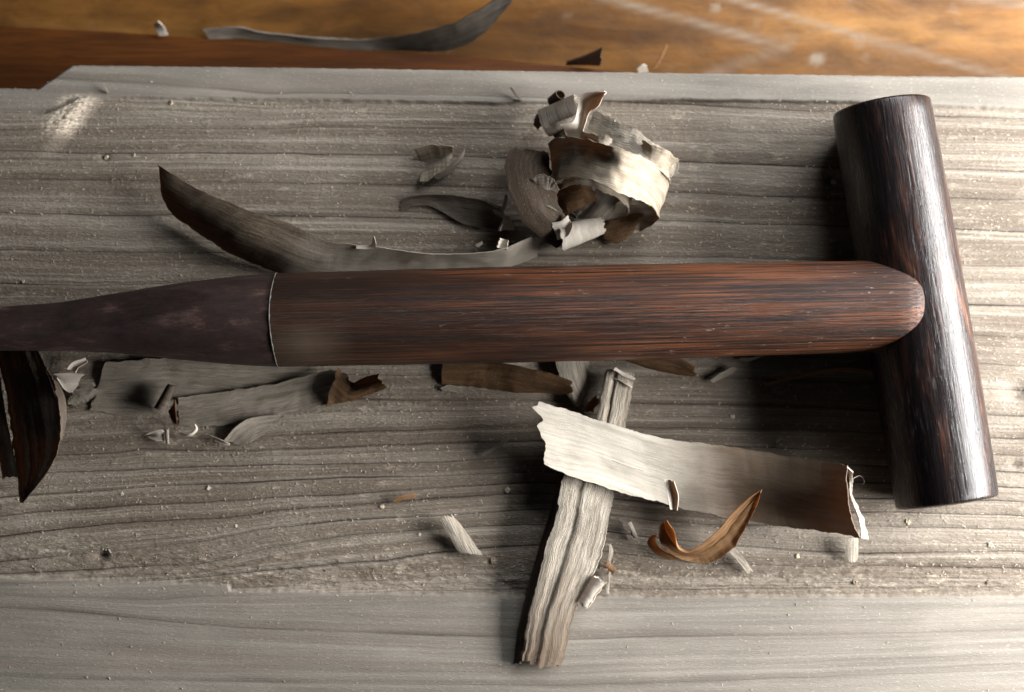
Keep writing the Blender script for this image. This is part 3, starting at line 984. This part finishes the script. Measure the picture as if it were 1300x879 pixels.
A, B = roll((700, 248, 2.2), (736, 268, 2.0), 3.4, 3.0, 0.8, 120, 0.3)
shaving('dark inner curl at the bottom of the hole in the heap', A, B, DARK, world=True, nu=50, nv=10, wob=.3, edge=.08)
shaving('narrow inner ring of pale shaving nested inside the wide loop of the heap',
        [(716, 206, 8), (728, 196, 13), (752, 194, 17), (780, 203, 18), (800, 218, 15), (812, 236, 9), (806, 250, 4)], [(712, 244, 5), (722, 236, 11), (746, 236, 15), (772, 246, 16), (792, 258, 12), (800, 270, 7), (792, 276, 3)],
        LOOP, nu=80, nv=12, bulge=.8, jag=(1.6, 2.4), wob=1.1, edge=.07, thick=.2)
shaving('beige ribbon twisting up between the scroll and the grey band of the heap',
        [(716, 150, 5), (730, 160, 9), (745, 168, 13), (764, 172, 16), (782, 180, 15)], [(708, 182, 4), (724, 186, 9), (744, 184, 15), (762, 188, 19), (780, 196, 18)], GREY, nu=60, nv=12, bulge=1.5, jag=(1.6, 1.6), wob=1.2, edge=.14)
shaving('ragged beige shaving slumped under the left side of the loop in the heap',
        [(664, 232, 9), (680, 222, 12), (700, 226, 12), (712, 244, 9)], [(668, 268, 6), (684, 262, 10), (700, 264, 10), (714, 276, 6)], GREY, nu=50, nv=12, bulge=1.6, jag=(1.8, 1.8), wob=1.0, edge=.18)
shaving('small crumpled pale shaving lapping over the right end of the loop in the heap',
        [(812, 176, 12), (832, 186, 14), (850, 192, 13), (862, 204, 9)], [(806, 196, 13), (826, 208, 16), (842, 220, 15), (850, 232, 10)], LOOP, nu=44, nv=12, bulge=1.4, jag=(1.4, 1.4), wob=.9, edge=.14)
shaving('dark umber shaving folded against the inside of the loop in the heap',
        [(703, 236, 3), (716, 232, 8), (735, 230, 11), (756, 238, 10)], [(708, 282, 1), (724, 270, 4), (742, 262, 5), (760, 256, 4)], UMBER, nu=50, nv=12, bulge=-1.2, jag=(.8, 1.2), wob=.7, edge=.1)
shaving('brown shaving scrap jutting out under the front right of the loop', [(762, 286, .6), (790, 276, 1.4), (818, 270, 3)], [(764, 303, .2), (782, 310, .4), (806, 295, 1)], UMBER, nu=40, nv=10, bulge=-.6, jag=(1, 1), wob=.5, edge=.14)
shaving('crumpled dark shaving wedged between the scroll and the oval one in the heap',
        [(679, 170, 0), (690, 160, 3), (700, 168, 6), (706, 180, 7)], [(686, 140, 0), (694, 142, 3), (712, 162, 5), (722, 184, 6)],
        DARK, nu=40, nv=10, bulge=1.2, jag=(1.5, 1.5), wob=.7, edge=.1)
for k, (lab, A, B) in enumerate((
    ('bright torn crumb pointing right in front of the heap, uppermost of the white slivers', [(619, 253, 2), (633, 262, 2.5)], [(618, 257, 2), (632, 265, 2.4)]),
    ('upright thin white sliver left of the dark oval shaving', [(641, 247, 5), (639, 258, 4), (637, 268, 3)], [(645, 247, 5), (643, 259, 4), (639, 271, 3)]),
    ('short white sliver slanting above the white cone', [(625, 266, 2.5), (640, 273, 3)], [(627, 271, 2), (640, 277, 2.4)]),
    ('small white sliver lying in the shadow left of the white cone', [(602, 312, 1), (613, 306, 1.4)], [(606, 315, .6), (614, 309, 1)]),
)):
    shaving(lab, A, B, PALE, 'splinter', 'white slivers by the heap', 'splinter', nu=14, nv=4, thick=.2, jag=(.4, .4))
A, B = roll((643, 274, 3.5), (643, 293, 2.6), .5, 2.2, 0.62, 190, 0.0)
shaving('white cone shaped chip just left of the heap', A, B, PALE, 'wood chip', G_CH, 'wood_chip', world=True, nu=26, nv=8, thick=.18)
A, B = roll((640, 304, 5.6), (637, 316, 5.2), 1.2, 1.4, 0.6, 190, 0.0)
shaving('little white curl perched on the right end of the long dark shaving', A, B, PALE, 'wood chip', G_CH, 'wood_chip', world=True, nu=26, nv=8, thick=.18)
shaving('broad dark shaving lying flat in the shadow left of the heap',
        [(508, 252, 0), (545, 247, .6), (590, 250, .8), (640, 262, 1)], [(505, 266, -.3), (545, 262, 0), (590, 285, 0), (650, 300, 0)], DARK, nu=60, nv=10, jag=(1, 1), wob=.3, bulge=.5)
shaving('thin dark splinter sticking up on the smooth far strip left of the heap', [(646, 110, 2), (654, 122, 1), (663, 131, .3)], [(649, 110, 2), (657, 122, .8), (664, 128, .2)],
        DARK, 'splinter', G_CH, 'splinter', nu=16, nv=4)
shaving('curved grey chip with folded rim, alone above the long dark shaving',
        [(518, 192, 1), (530, 186, 2), (548, 184, 3), (568, 184, 3.5), (578, 187, 3)], [(532, 230, 1), (541, 229, 1.5), (552, 224, 2), (566, 214, 2.2), (578, 206, 2)],
        LOOP, 'wood chip', G_CH, 'wood_chip', nu=40, nv=12, bulge=3.0, jag=(.4, .8), wob=.25, edge=.08)
shaving('narrow pale rim splinter touching the right side of the curved grey chip', [(550, 226, 1.2), (566, 214, 2.2), (582, 200, 2.6), (592, 186, 2)], [(554, 230, .2), (570, 219, .8), (587, 203, 1.4), (590, 184, 1.8)],
        GREY, 'splinter', G_CH, 'splinter', nu=26, nv=5)

# lower left ------------------------------------------------------------------
s = shaving('large dark folded shaving at the left frame edge, its tip pointing down',
            [(-8, 436, 0), (2, 480, .5), (12, 530, 1.5), (19, 580, 3), (22, 618, 5), (26, 638, 6)],
            [(44, 440, 4), (62, 470, 7), (74, 505, 10), (79, 545, 11.5), (67, 590, 11), (28, 640, 6.5)],
            DARK, nu=100, nv=22, bulge=[.5, 1.2, 1.0, .3, -.6], jag=(.4, .2), wob=.5, ridges=.45)
part_of(s, 'folded_edge', [(58, 470, 7), (70, 500, 10), (76, 530, 11), (77, 558, 11)], [(73, 485, 4), (82, 505, 6), (84, 527, 7), (79, 560, 8)], DARK, nu=40, nv=8, bulge=-.5, wob=.25)
shaving('dark shaving strip with square torn end, left of the large folded shaving tip',
        [(-40, 450, 0), (-22, 500, 0), (-6, 560, .4), (4, 609, 1)], [(-5, 446, 0), (4, 500, 1), (14, 560, 2.5), (23, 607, 5)], DARK, nu=70, nv=10, bulge=.8, jag=(.2, .8), wob=.4)
shaving('bright triangular chip in the gap below the grip', [(66, 475, 1.5), (86, 474, 1.6), (108, 475, 1.6)], [(72, 481, 1), (84, 497, .8), (94, 498, .6)], PALE, 'wood chip', G_CH, 'wood_chip', nu=24, nv=10, bulge=.5)
shaving('small bright curved chip just under the grip above the triangular one', [(84, 469, .8), (92, 460, 1.4), (109, 454, 1.6)], [(96, 474, .6), (100, 467, 1), (112, 460, 1.2)], PALE, 'wood chip', G_CH, 'wood_chip', nu=24, nv=8, bulge=.5)
shaving('ragged grey chip with frayed fibres right of the bright triangular chip', [(84, 512, -.2), (95, 498, .3), (112, 488, .6), (122, 486, .6)], [(90, 520, -.4), (104, 512, 0), (118, 505, .2), (130, 500, .2)], GREYFLAT,
        'wood chip', G_CH, 'wood_chip', nu=40, nv=10, jag=(1.5, 2), wob=.6, edge=.3)
shaving('flat grey shaving lying under the seam of the mallet, left half of the broken pair',
        [(131, 461, .5), (175, 457, .6), (210, 455, .7), (300, 460, .7), (404, 462, .6)], [(112, 520, -.5), (160, 528, -.5), (214, 524, -.4), (300, 506, -.2), (408, 492, 0)],
        GREYFLAT, nu=90, nv=16, bulge=.35, jag=(1.2, .6), wob=.22, ridges=.25)
s = shaving('flat grey shaving with brown upturned right end, lying just below the handle',
            [(225, 506, .3), (285, 497, .5), (345, 488, .8), (390, 477, 1.4), (418, 470, 2.2), (445, 476, 3)], [(226, 541, -.4), (290, 540, -.2), (345, 528, 0), (388, 519, .2), (418, 514, .8), (445, 509, 1.4)],
            GREYFLAT, nu=100, nv=16, bulge=[.5, .5, .3, 0, -.3], jag=(.3, 1.0), wob=.25, ridges=.2, edge=.06)
part_of(s, 'brown_curled_end', [(428, 465, 3.6), (436, 476, 3.2), (448, 486, 3.2), (462, 480, 4.6), (482, 474, 7.5)], [(412, 516, 1.2), (428, 513, 1.4), (450, 508, 2.2), (470, 501, 3.8), (494, 492, 7)], UMBER, nu=50, nv=14, bulge=-.9, wob=.35, jag=(1, 1.2), edge=.06)
shaving('pale triangular shaving tail under the broken pair of flat shavings', [(283, 561, 0), (300, 541, 1), (322, 530, 1), (356, 526, .6)], [(304, 566, -.5), (322, 560, -.3), (340, 548, -.2), (362, 528, 0)], GREY, nu=40, nv=10, bulge=.4, wob=.15)
A, B = roll((203, 521, 1.6), (218, 489, 2.2), 1.7, 1.2, 1.2, 20, 0.3)
s = shaving('small dark curl standing at the break of the flat shavings', A, B, DARK, 'wood chip', G_CH, 'wood_chip', world=True, nu=50, nv=10, wob=.2)
part_of(s, 'brown_flap', [(222, 505, 3), (223, 520, 2.4), (225, 540, .8)], [(214, 520, 1), (215, 527, .8), (224, 547, .3)], UMBER, nu=22, nv=8, bulge=.4)
shaving('white wispy curl below the break of the flat shavings', [(184, 552, 0), (196, 547, 1.6), (208, 545, 2)], [(188, 556, -.2), (200, 560, .2), (209, 560, .2)], PALE, 'wood chip', G_CH, 'wood_chip', nu=24, nv=8, bulge=.6)
shaving('thin white crescent sliver right of the wispy curl', [(228, 549, .6), (240, 551, 1.2), (248, 545, 1.6), (247, 538, 1.6)], [(228, 552, .2), (242, 554, .8), (251, 546, 1.2), (248, 538, 1.4)], PALE, 'splinter', G_CH, 'splinter', nu=26, nv=4)
shaving('short pale peg like chip under the wispy curl', [(209, 543, 1.2), (211, 565, .2)], [(214, 543, 1), (215, 566, 0)], GREY, 'wood chip', G_CH, 'wood_chip', nu=14, nv=5, bulge=.3)
shaving('pale blade like chip at the left foot of the triangular tail', [(267, 553, .4), (282, 559, .8), (292, 564, .6)], [(272, 560, -.2), (284, 565, 0), (292, 566, .2)], PALE, 'wood chip', G_CH, 'wood_chip', nu=20, nv=6, bulge=.3)

# below the handle, centre ------------------------------------------------------
shaving('dark brown shaving emerging under the handle with its torn end pointing right',
        [(560, 460, .6), (620, 460, 2), (660, 465, 4), (700, 474, 5.5), (732, 487, 6.5)], [(560, 488, -.4), (610, 492, -.3), (650, 498, 0), (700, 500, 1.6), (728, 501, 4.5)],
        UMBER, nu=70, nv=14, bulge=[-.3, -.9, -1.4, -1.2, -.5], jag=(.4, 1.6), wob=.25, ridges=.2)
shaving('thin frayed sliver lying below the dark brown shaving', [(556, 493, -.2), (572, 489, .2), (590, 496, -.1)], [(560, 497, -.5), (575, 498, -.3), (588, 500, -.4)], GREYFLAT, 'splinter', G_CH, 'splinter', nu=26, nv=6, jag=(1, 1.5), wob=.3)
shaving('pale pointed wedge shaving hanging down from under the handle',
        [(702, 446, 1.4), (708, 470, 1.6), (717, 495, 1.6), (730, 518, .8)], [(748, 446, 1.4), (747, 475, 1.4), (743, 498, 1.2), (734, 518, .4)], SLAT, nu=40, nv=12, bulge=.5, jag=(.2, .8), wob=.25)
shaving('frayed tuft of pale fibres between the wedge and the crossing slat', [(740, 528, .5), (746, 514, 1.2), (758, 500, 1.8)], [(752, 530, .4), (757, 516, 1), (764, 502, 1.4)], BROWN, 'splinter', G_CH, 'splinter', nu=30, nv=8, jag=(2, 2), wob=.6, edge=.4)
s = shaving('long weathered grey slat with fibrous grain lying under the broad white shaving',
            [(771, 468, 3.0), (763, 500, 4), (757, 531, 4.6), (736, 570, 5.2), (716, 604, 5.4), (706, 654, 5.2), (691, 705, 4.6), (677, 759, 3.8), (668, 800, 3), (660, 846, 2)],
            [(806, 472, 2.4), (801, 505, 3), (794, 540, 3), (786, 590, 3), (779, 626, 3), (771, 671, 3), (760, 712, 2.6), (741, 752, 2.4), (726, 790, 2), (712, 850, 1)],
            SLATM, nu=150, nv=26, bulge=[.2, .5, .6, .5], jag=(.6, 2.2), wob=.12, edge=.05, thick=.7, ridges=.55)
part_of(s, 'turned_down_edge', [(757, 531, 4.4), (736, 570, 5), (716, 604, 5.2), (706, 654, 5.0), (691, 705, 4.4), (677, 759, 3.6), (668, 800, 2.8), (660, 846, 1.8)],
        [(753, 531, .2), (731, 570, .2), (711, 606, .2), (697, 655, .1), (682, 706, .1), (668, 758, .1), (658, 800, .1), (652, 844, .1)], DARK, nu=110, nv=8, bulge=.4, edge=.1, jag=(.8, 1.5), wob=.2, thick=.4)
A, B = roll((779, 474, 3.8), (803, 486, 4.4), 1.5, 1.3, .8, 100, 0.2)
part_of(s, 'curled_end', A, B, PALE, world=True, nu=30, nv=10, jag=(.5, .5), wob=.4, edge=.2)
A, B = roll((742, 768, 2.0), (764, 736, 2.2), 2.0, 2.4, .75, 60, 0.2)
shaving('pale curl clinging to the right edge of the crossing slat near its lower end', A, B, PALE, 'wood chip', G_CH, 'wood_chip', world=True, nu=40, nv=10, jag=(.8, .8), wob=.4, edge=.15)
shaving('ragged pale fibre strip beside the right edge of the crossing slat', [(771, 690, .8), (773, 700, 1.6), (770, 712, 1), (772, 728, 1), (768, 752, .2)], [(776, 690, .2), (778, 702, .4), (774, 714, .2), (774, 730, .2), (773, 756, 0)],
        GREY, 'splinter', G_CH, 'splinter', nu=40, nv=6, jag=(.6, .6), wob=.6, edge=.4)
A, B = roll((768, 717, .8), (780, 726, .8), 1.0, 1.1, .7, 40, 0.2)
shaving('tiny brown curl right of the ragged fibre strip by the slat', A, B, BROWN, 'wood chip', G_CH, 'wood_chip', world=True, nu=26, nv=6, wob=.2)

# broad white shaving
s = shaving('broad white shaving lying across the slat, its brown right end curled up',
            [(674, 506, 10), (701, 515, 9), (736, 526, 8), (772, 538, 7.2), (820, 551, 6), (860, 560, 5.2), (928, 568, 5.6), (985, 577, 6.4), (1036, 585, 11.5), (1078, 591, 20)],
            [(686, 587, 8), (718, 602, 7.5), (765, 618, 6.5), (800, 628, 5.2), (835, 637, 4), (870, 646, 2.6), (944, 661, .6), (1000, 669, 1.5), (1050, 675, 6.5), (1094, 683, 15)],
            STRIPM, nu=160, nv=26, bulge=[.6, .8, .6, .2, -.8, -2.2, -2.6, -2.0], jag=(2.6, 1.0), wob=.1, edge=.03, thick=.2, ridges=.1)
part_of(s, 'bright_broken_rim', [(1075, 592, 19.8), (1078, 611, 17), (1079, 630, 15), (1084, 645, 14), (1090, 662, 14), (1094, 684, 14.8)],
        [(1083, 598, 19.4), (1083, 612, 16.8), (1083, 630, 14.7), (1090, 644, 13.6), (1097, 662, 13.4), (1102, 686, 14.3)], PALE, nu=60, nv=6, jag=(.3, .3), wob=.3, edge=.3, thick=.35)
part_of(s, 'split_line', [(775, 583, 7.3), (795, 590, 6.9), (817, 597, 6.3)], [(776, 585, 7.2), (796, 592, 6.8), (817, 598, 6.2)], PALE, nu=16, nv=4, jag=(.2, .2), edge=.1, thick=.2)

# brown curl
s = shaving('small amber curl with pointed right tail, in front of the broad white shaving',
            [(967, 622, 13), (948, 634, 12), (929, 651, 10.5), (911, 672, 9), (890, 691, 7.5), (874, 700, 7.5), (860, 695, 8), (857, 676, 9.5), (847, 660, 11)],
            [(966, 625, 12.8), (957, 648, 8), (942, 676, 5), (927, 698, 2.6), (904, 712, .8), (883, 713, .6), (858, 706, 2.4), (839, 689, 5.5), (836, 668, 8.5)],
            BROWN, nu=110, nv=16, bulge=[0, -1.0, -1.4, -1.2, -1.0, -.8], jag=(0, .5), wob=.25, thick=.14, ridges=.5)
part_of(s, 'outer_coil', [(868, 703, 2.6), (850, 702, 3.4), (838, 695, 4), (832, 686, 4.6), (836, 679, 5)], [(866, 711, .4), (845, 709, .4), (829, 700, 1), (822, 688, 2), (829, 678, 3.6)], BROWN, nu=40, nv=8, bulge=-.4, jag=(.3, .6), wob=.2)
part_of(s, 'raised_scrap', [(842, 609, 12.5), (847, 628, 11.8), (851, 648, 10.5)], [(856, 611, 13.6), (861, 630, 12.4), (860, 650, 10.6)], PALE, nu=24, nv=7, bulge=-.6, jag=(.3, .5), wob=.2)

shaving('dark pointed shaving with split tip poking out below the handle near the head', [(780, 448, 3), (825, 449, 4.5), (858, 455, 5.5), (887, 466, 6.5)], [(782, 453, 2.5), (820, 467, 3), (855, 475, 4), (890, 478, 6)],
        UMBER, nu=60, nv=12, bulge=-.8, jag=(.2, 2.2), wob=.2, ridges=.3)
shaving('straight pale splinter slanting below the handle', [(900, 484, .6), (915, 474, .8), (931, 465, 1)], [(904, 487, 0), (920, 479, .3), (938, 469, .4)], GREY, 'splinter', G_CH, 'splinter', nu=26, nv=5, jag=(.6, .3))
shaving('thin arched pale fibre just under the handle near the head', [(938, 454, .6), (950, 455, 1), (968, 449, 1.4), (988, 447, 1.4)], [(939, 458, .2), (952, 459, .4), (970, 452, .8), (988, 449, 1)], GREY, 'splinter', G_CH, 'splinter', nu=30, nv=4)
shaving('long thin brown fibre half raised in the shadow of the mallet head', [(962, 477, .4), (970, 487, .8), (985, 483, 1.4), (1024, 473, 2), (1072, 467, 2), (1110, 472, 1.6)], [(963, 480, .1), (971, 490, .3), (987, 487, .6), (1026, 478, 1), (1072, 472, 1), (1110, 477, .6)],
        BROWN, 'splinter', G_CH, 'splinter', nu=60, nv=5, jag=(.3, .3), wob=.2)

# fan chip and other small pieces
shaving('fan shaped grey chip with toothed upper end, alone on the lower board', [(557, 658, 2.4), (565, 672, 1.8), (574, 687, 1.2), (583, 702, .4)], [(571, 650, 1.6), (586, 668, 1.2), (600, 687, .6), (613, 706, 0)], SLAT, 'wood chip', G_CH, 'wood_chip',
        nu=50, nv=14, bulge=.5, jag=(1.8, .6), wob=.2)
shaving('slim pale stick like sliver above the fan shaped chip', [(611, 577, .2), (628, 566, .8), (646, 554, 1)], [(613, 580, -.2), (631, 569, .2), (648, 557, .6)], GREY, 'splinter', G_CH, 'splinter', nu=24, nv=4, jag=(.3, .3))
shaving('short amber sliver left of the fan shaped chip', [(498, 636, .4), (512, 629, 1), (531, 627, .6)], [(500, 640, -.2), (514, 634, .2), (529, 632, 0)], BROWN, 'splinter', G_CH, 'splinter', nu=24, nv=5, jag=(.4, 1.2))
A, B = roll((797, 664, .9), (806, 684, .9), 1.0, .8, .7, 60, 0.1)
shaving('small grey crescent chip between the slat and the amber curl', A, B, GREY, 'wood chip', G_CH, 'wood_chip', world=True, nu=26, nv=8, wob=.15)
shaving('narrow grey chip leaning out from under the amber curl', [(922, 696, 1.4), (936, 713, 1), (950, 729, .4)], [(930, 692, 1.2), (944, 708, .8), (957, 727, 0)], SLAT, 'wood chip', G_CH, 'wood_chip', nu=26, nv=7, jag=(.4, 1))
shaving('small upright frayed chip below the curled end of the broad white shaving', [(1073, 683, 2.4), (1073, 700, 1.6), (1073, 716, .6)], [(1089, 681, 1.6), (1089, 700, 1), (1088, 716, 0)], SLAT, 'wood chip', G_CH, 'wood_chip', nu=26, nv=10, jag=(.3, 1.6), bulge=.4)
shaving('slim grey splinter on the smooth strip near the notch of the board', [(129, 108, 1.2), (133, 114, .8), (138, 119, .3)], [(132, 107, 1.2), (136, 113, .8), (139, 118, .3)], GREY, 'splinter', G_CH, 'splinter', nu=14, nv=4, thick=.3)
shaving('tiny slanting sliver in the shadow below the handle near the head', [(983, 560, .2), (992, 553, .8)], [(986, 563, 0), (994, 556, .5)], GREY, 'splinter', G_CH, 'splinter', nu=14, nv=4)
shaving('fine hair like fibre curling out from the brown end of the broad white shaving', [(1083, 607, 15), (1092, 604, 12), (1097, 612, 5), (1093, 616, 4)], [(1083, 608, 15), (1092, 605, 12), (1098, 612, 5), (1093, 617, 4)], PALE, 'splinter', G_CH, 'splinter', nu=24, nv=3, thick=.1)

# ------------------------------------------------------------------ far shavings on the floor, out of focus
FZ = -34
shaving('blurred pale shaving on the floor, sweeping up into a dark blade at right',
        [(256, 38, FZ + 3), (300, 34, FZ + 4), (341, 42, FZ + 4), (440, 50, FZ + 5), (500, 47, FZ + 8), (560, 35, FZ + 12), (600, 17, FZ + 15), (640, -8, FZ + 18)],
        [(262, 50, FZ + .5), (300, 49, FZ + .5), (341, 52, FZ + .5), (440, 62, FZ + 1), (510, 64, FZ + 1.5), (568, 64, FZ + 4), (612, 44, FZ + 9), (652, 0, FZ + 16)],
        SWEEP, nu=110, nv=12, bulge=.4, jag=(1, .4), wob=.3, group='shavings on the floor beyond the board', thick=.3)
shaving('small white upright chip on the floor left of the blurred shaving', [(196, 28, FZ + 6), (198, 38, FZ + 6), (204, 47, FZ + 6)], [(200, 26, FZ + 8), (208, 34, FZ + 7), (214, 45, FZ + 6)], PALE, 'wood chip', 'shavings on the floor beyond the board', 'wood_chip', nu=20, nv=6, thick=.3)
shaving('small dark triangular shaving on the floor above the middle of the board', [(718, 79, FZ + 5), (745, 70, FZ + 9), (765, 60, FZ + 13)], [(718, 83, FZ + 1), (745, 83, FZ + 4), (764, 84, FZ + 8)], DARK, nu=24, nv=8, group='shavings on the floor beyond the board', thick=.3)
shaving('thin pale fibre on the floor, right of the dark triangular shaving', [(828, 88, FZ + 3), (838, 74, FZ + 5), (846, 56, FZ + 7)], [(832, 88, FZ + 2), (841, 74, FZ + 4), (848, 57, FZ + 6)], BROWN, 'splinter', 'shavings on the floor beyond the board', 'splinter', nu=20, nv=4, thick=.2)
shaving('short white chip on the floor touching the far edge of the board', [(808, 88, FZ + 9), (816, 82, FZ + 10), (822, 84, FZ + 9)], [(810, 95, FZ + 7), (818, 93, FZ + 7), (824, 92, FZ + 7)], PALE, 'wood chip', 'shavings on the floor beyond the board', 'wood_chip', nu=14, nv=5, thick=.3)

# ------------------------------------------------------------------ crumbs and sawdust
CM = m_plain('crumb_wood', (0.52, 0.43, 0.30), 0.8, 0.45, 2500)
CM2 = m_plain('dark_crumb_wood', (0.20, 0.15, 0.10), 0.8, 0.4, 2500)


def crumb(px, py, r, label, mat=CM, seed=0, flat=.38):
    import bmesh
    r *= .6
    bm = bmesh.new()
    bmesh.ops.create_icosphere(bm, subdivisions=2, radius=r * MM)
    for v in bm.verts:
        c = v.co / (r * MM)
        k = 1 + 0.75 * float(vnoise(np.array(c.x * 2.2 + seed), np.array(c.y * 1.6 + c.z * 2.1 + seed * 3), seed)) + .12 * float(vnoise(np.array(c.x * 6 + seed), np.array(c.y * 6 + c.z * 5), seed))
        v.co = v.co * k
        v.co.z *= flat
    me = bpy.data.meshes.new('wood_crumb')
    bm.to_mesh(me)
    bm.free()
    me.materials.append(mat)
    o = bpy.data.objects.new('wood_crumb', me)
    bz = board_z(px, py)
    p = P(px, py, bz + r * flat * .5)
    o.location = p
    o.rotation_euler = (0, 0, seed * 1.3)
    COL.objects.link(o)
    tag(o, label, 'crumb', G_CR)
    return o


for k, (px, py, r, mt, lab) in enumerate([
    (135, 200, 1.0, CM, 'round pale crumb in a dent of the upper left board'),
    (29, 357, .7, CM, 'amber crumb near the left frame edge above the grip'),
    (485, 643, 1.0, CM, 'rough crumb at the left end of the short amber sliver'),
    (626, 713, 1.3, CM2, 'grey brown crumb to the right of the fan shaped chip'),
    (644, 622, 1.1, CM, 'pale crumb between the fan shaped chip and the broad white shaving'),
    (1152, 663, 1.1, CM, 'pale crumb just below the lower end of the mallet head'),
    (1257, 692, 1.1, CM, 'tan crumb at the lower right, below and right of the mallet head'),
    (1255, 739, .8, CM2, 'grey crumb lying just above the smooth strip at the lower right'),
    (1012, 706, .9, CM, 'flat crumb below the broad white shaving'),
    (1085, 739, 1.0, CM2, 'dark brown crumb at the rim of the smooth near strip'),
    (930, 529, .9, PALE, 'white crumb below the straight pale splinter'),
    (1003, 255, .8, CM2, 'dark crumb left of the mallet head above the handle'),
    (1058, 232, 1.2, CM, 'tan crumb touching the left side of the mallet head'),
    (1258, 628, 1.0, CM, 'small crumb tucked beside the rounded lower right corner of the head'),
    (218, 131, .8, CM, 'ivory crumb on the upper left board right of the notch'),
    (170, 197, .7, PALE, 'tiny white crumb right of the round pale one'),
    (265, 620, .8, PALE, 'white crumb on a grain line of the lower left board'),
    (155, 627, .7, PALE, 'small white crumb right of the large folded shaving'),
    (300, 668, .6, PALE, 'tiny white crumb low on the left board'),
    (532, 679, .7, PALE, 'white crumb left of the fan shaped chip'),
]):
    crumb(px, py, r, lab, mt, k + 1)

# fine sawdust: far too many grains to count
dv, df = [], []
rr = random.Random(5)
count = 0
while count < 12000:
    px = rr.uniform(-60, 1360)
    py = rr.uniform(100, 900)
    dens = 0.5 + 0.5 * float(fbm(np.array(px / 60.0), np.array(py / 22.0), 77, 4)) + .12
    if rr.random() > dens ** 3.0:
        continue
    if (py > 757 or py < 128) and rr.random() < .88:
        continue
    z = board_z(px, py)
    c = P(px, py, z)
    big = rr.random() ** 5
    L = (0.14 + 0.75 * big) * MM
    Wd = L * rr.uniform(.2, .6)
    Wd = min(Wd, .00020)
    an = rr.gauss(0, .7) if rr.random() < .5 else rr.uniform(0, math.pi)
    ca, sa = math.cos(an), math.sin(an)
    cur = rr.uniform(-.3, .3) * L
    lift = rr.uniform(.0, .25) * L
    th = rr.uniform(.03, .07) * MM
    base = len(dv)
    for (u, cc, zz) in ((-.5, 0, 0), (-.15, cur, lift * .6), (.2, cur, lift), (.5, 0, lift * rr.random())):
        wl = Wd * (1 if abs(u) < .4 else .45)
        for sgn in (-1, 1):
            for up in (0, 1):
                lx, ly = u * L, cc + sgn * wl / 2
                dv.append((c.x + lx * ca - ly * sa, c.y + lx * sa + ly * ca, c.z + zz + up * th))
    for k in range(3):
        b0 = base + k * 4
        b1 = b0 + 4
        df += [(b0 + 1, b0 + 3, b1 + 3, b1 + 1), (b0, b1, b1 + 2, b0 + 2), (b0, b0 + 1, b1 + 1, b1), (b0 + 2, b1 + 2, b1 + 3, b0 + 3)]
    df += [(base, base + 2, base + 3, base + 1), (base + 12, base + 13, base + 15, base + 14)]
    count += 1
DM = m_plain('sawdust_grains', (0.66, 0.57, 0.45), 0.85, 0.6, 700)
dust = mesh_obj('sawdust', dv, df, DM, None, False)
tag(dust, 'fine pale sawdust grains scattered all over the rough grey board', 'sawdust', None, 'stuff')

SC.render.resolution_x, SC.render.resolution_y = 1024, 692
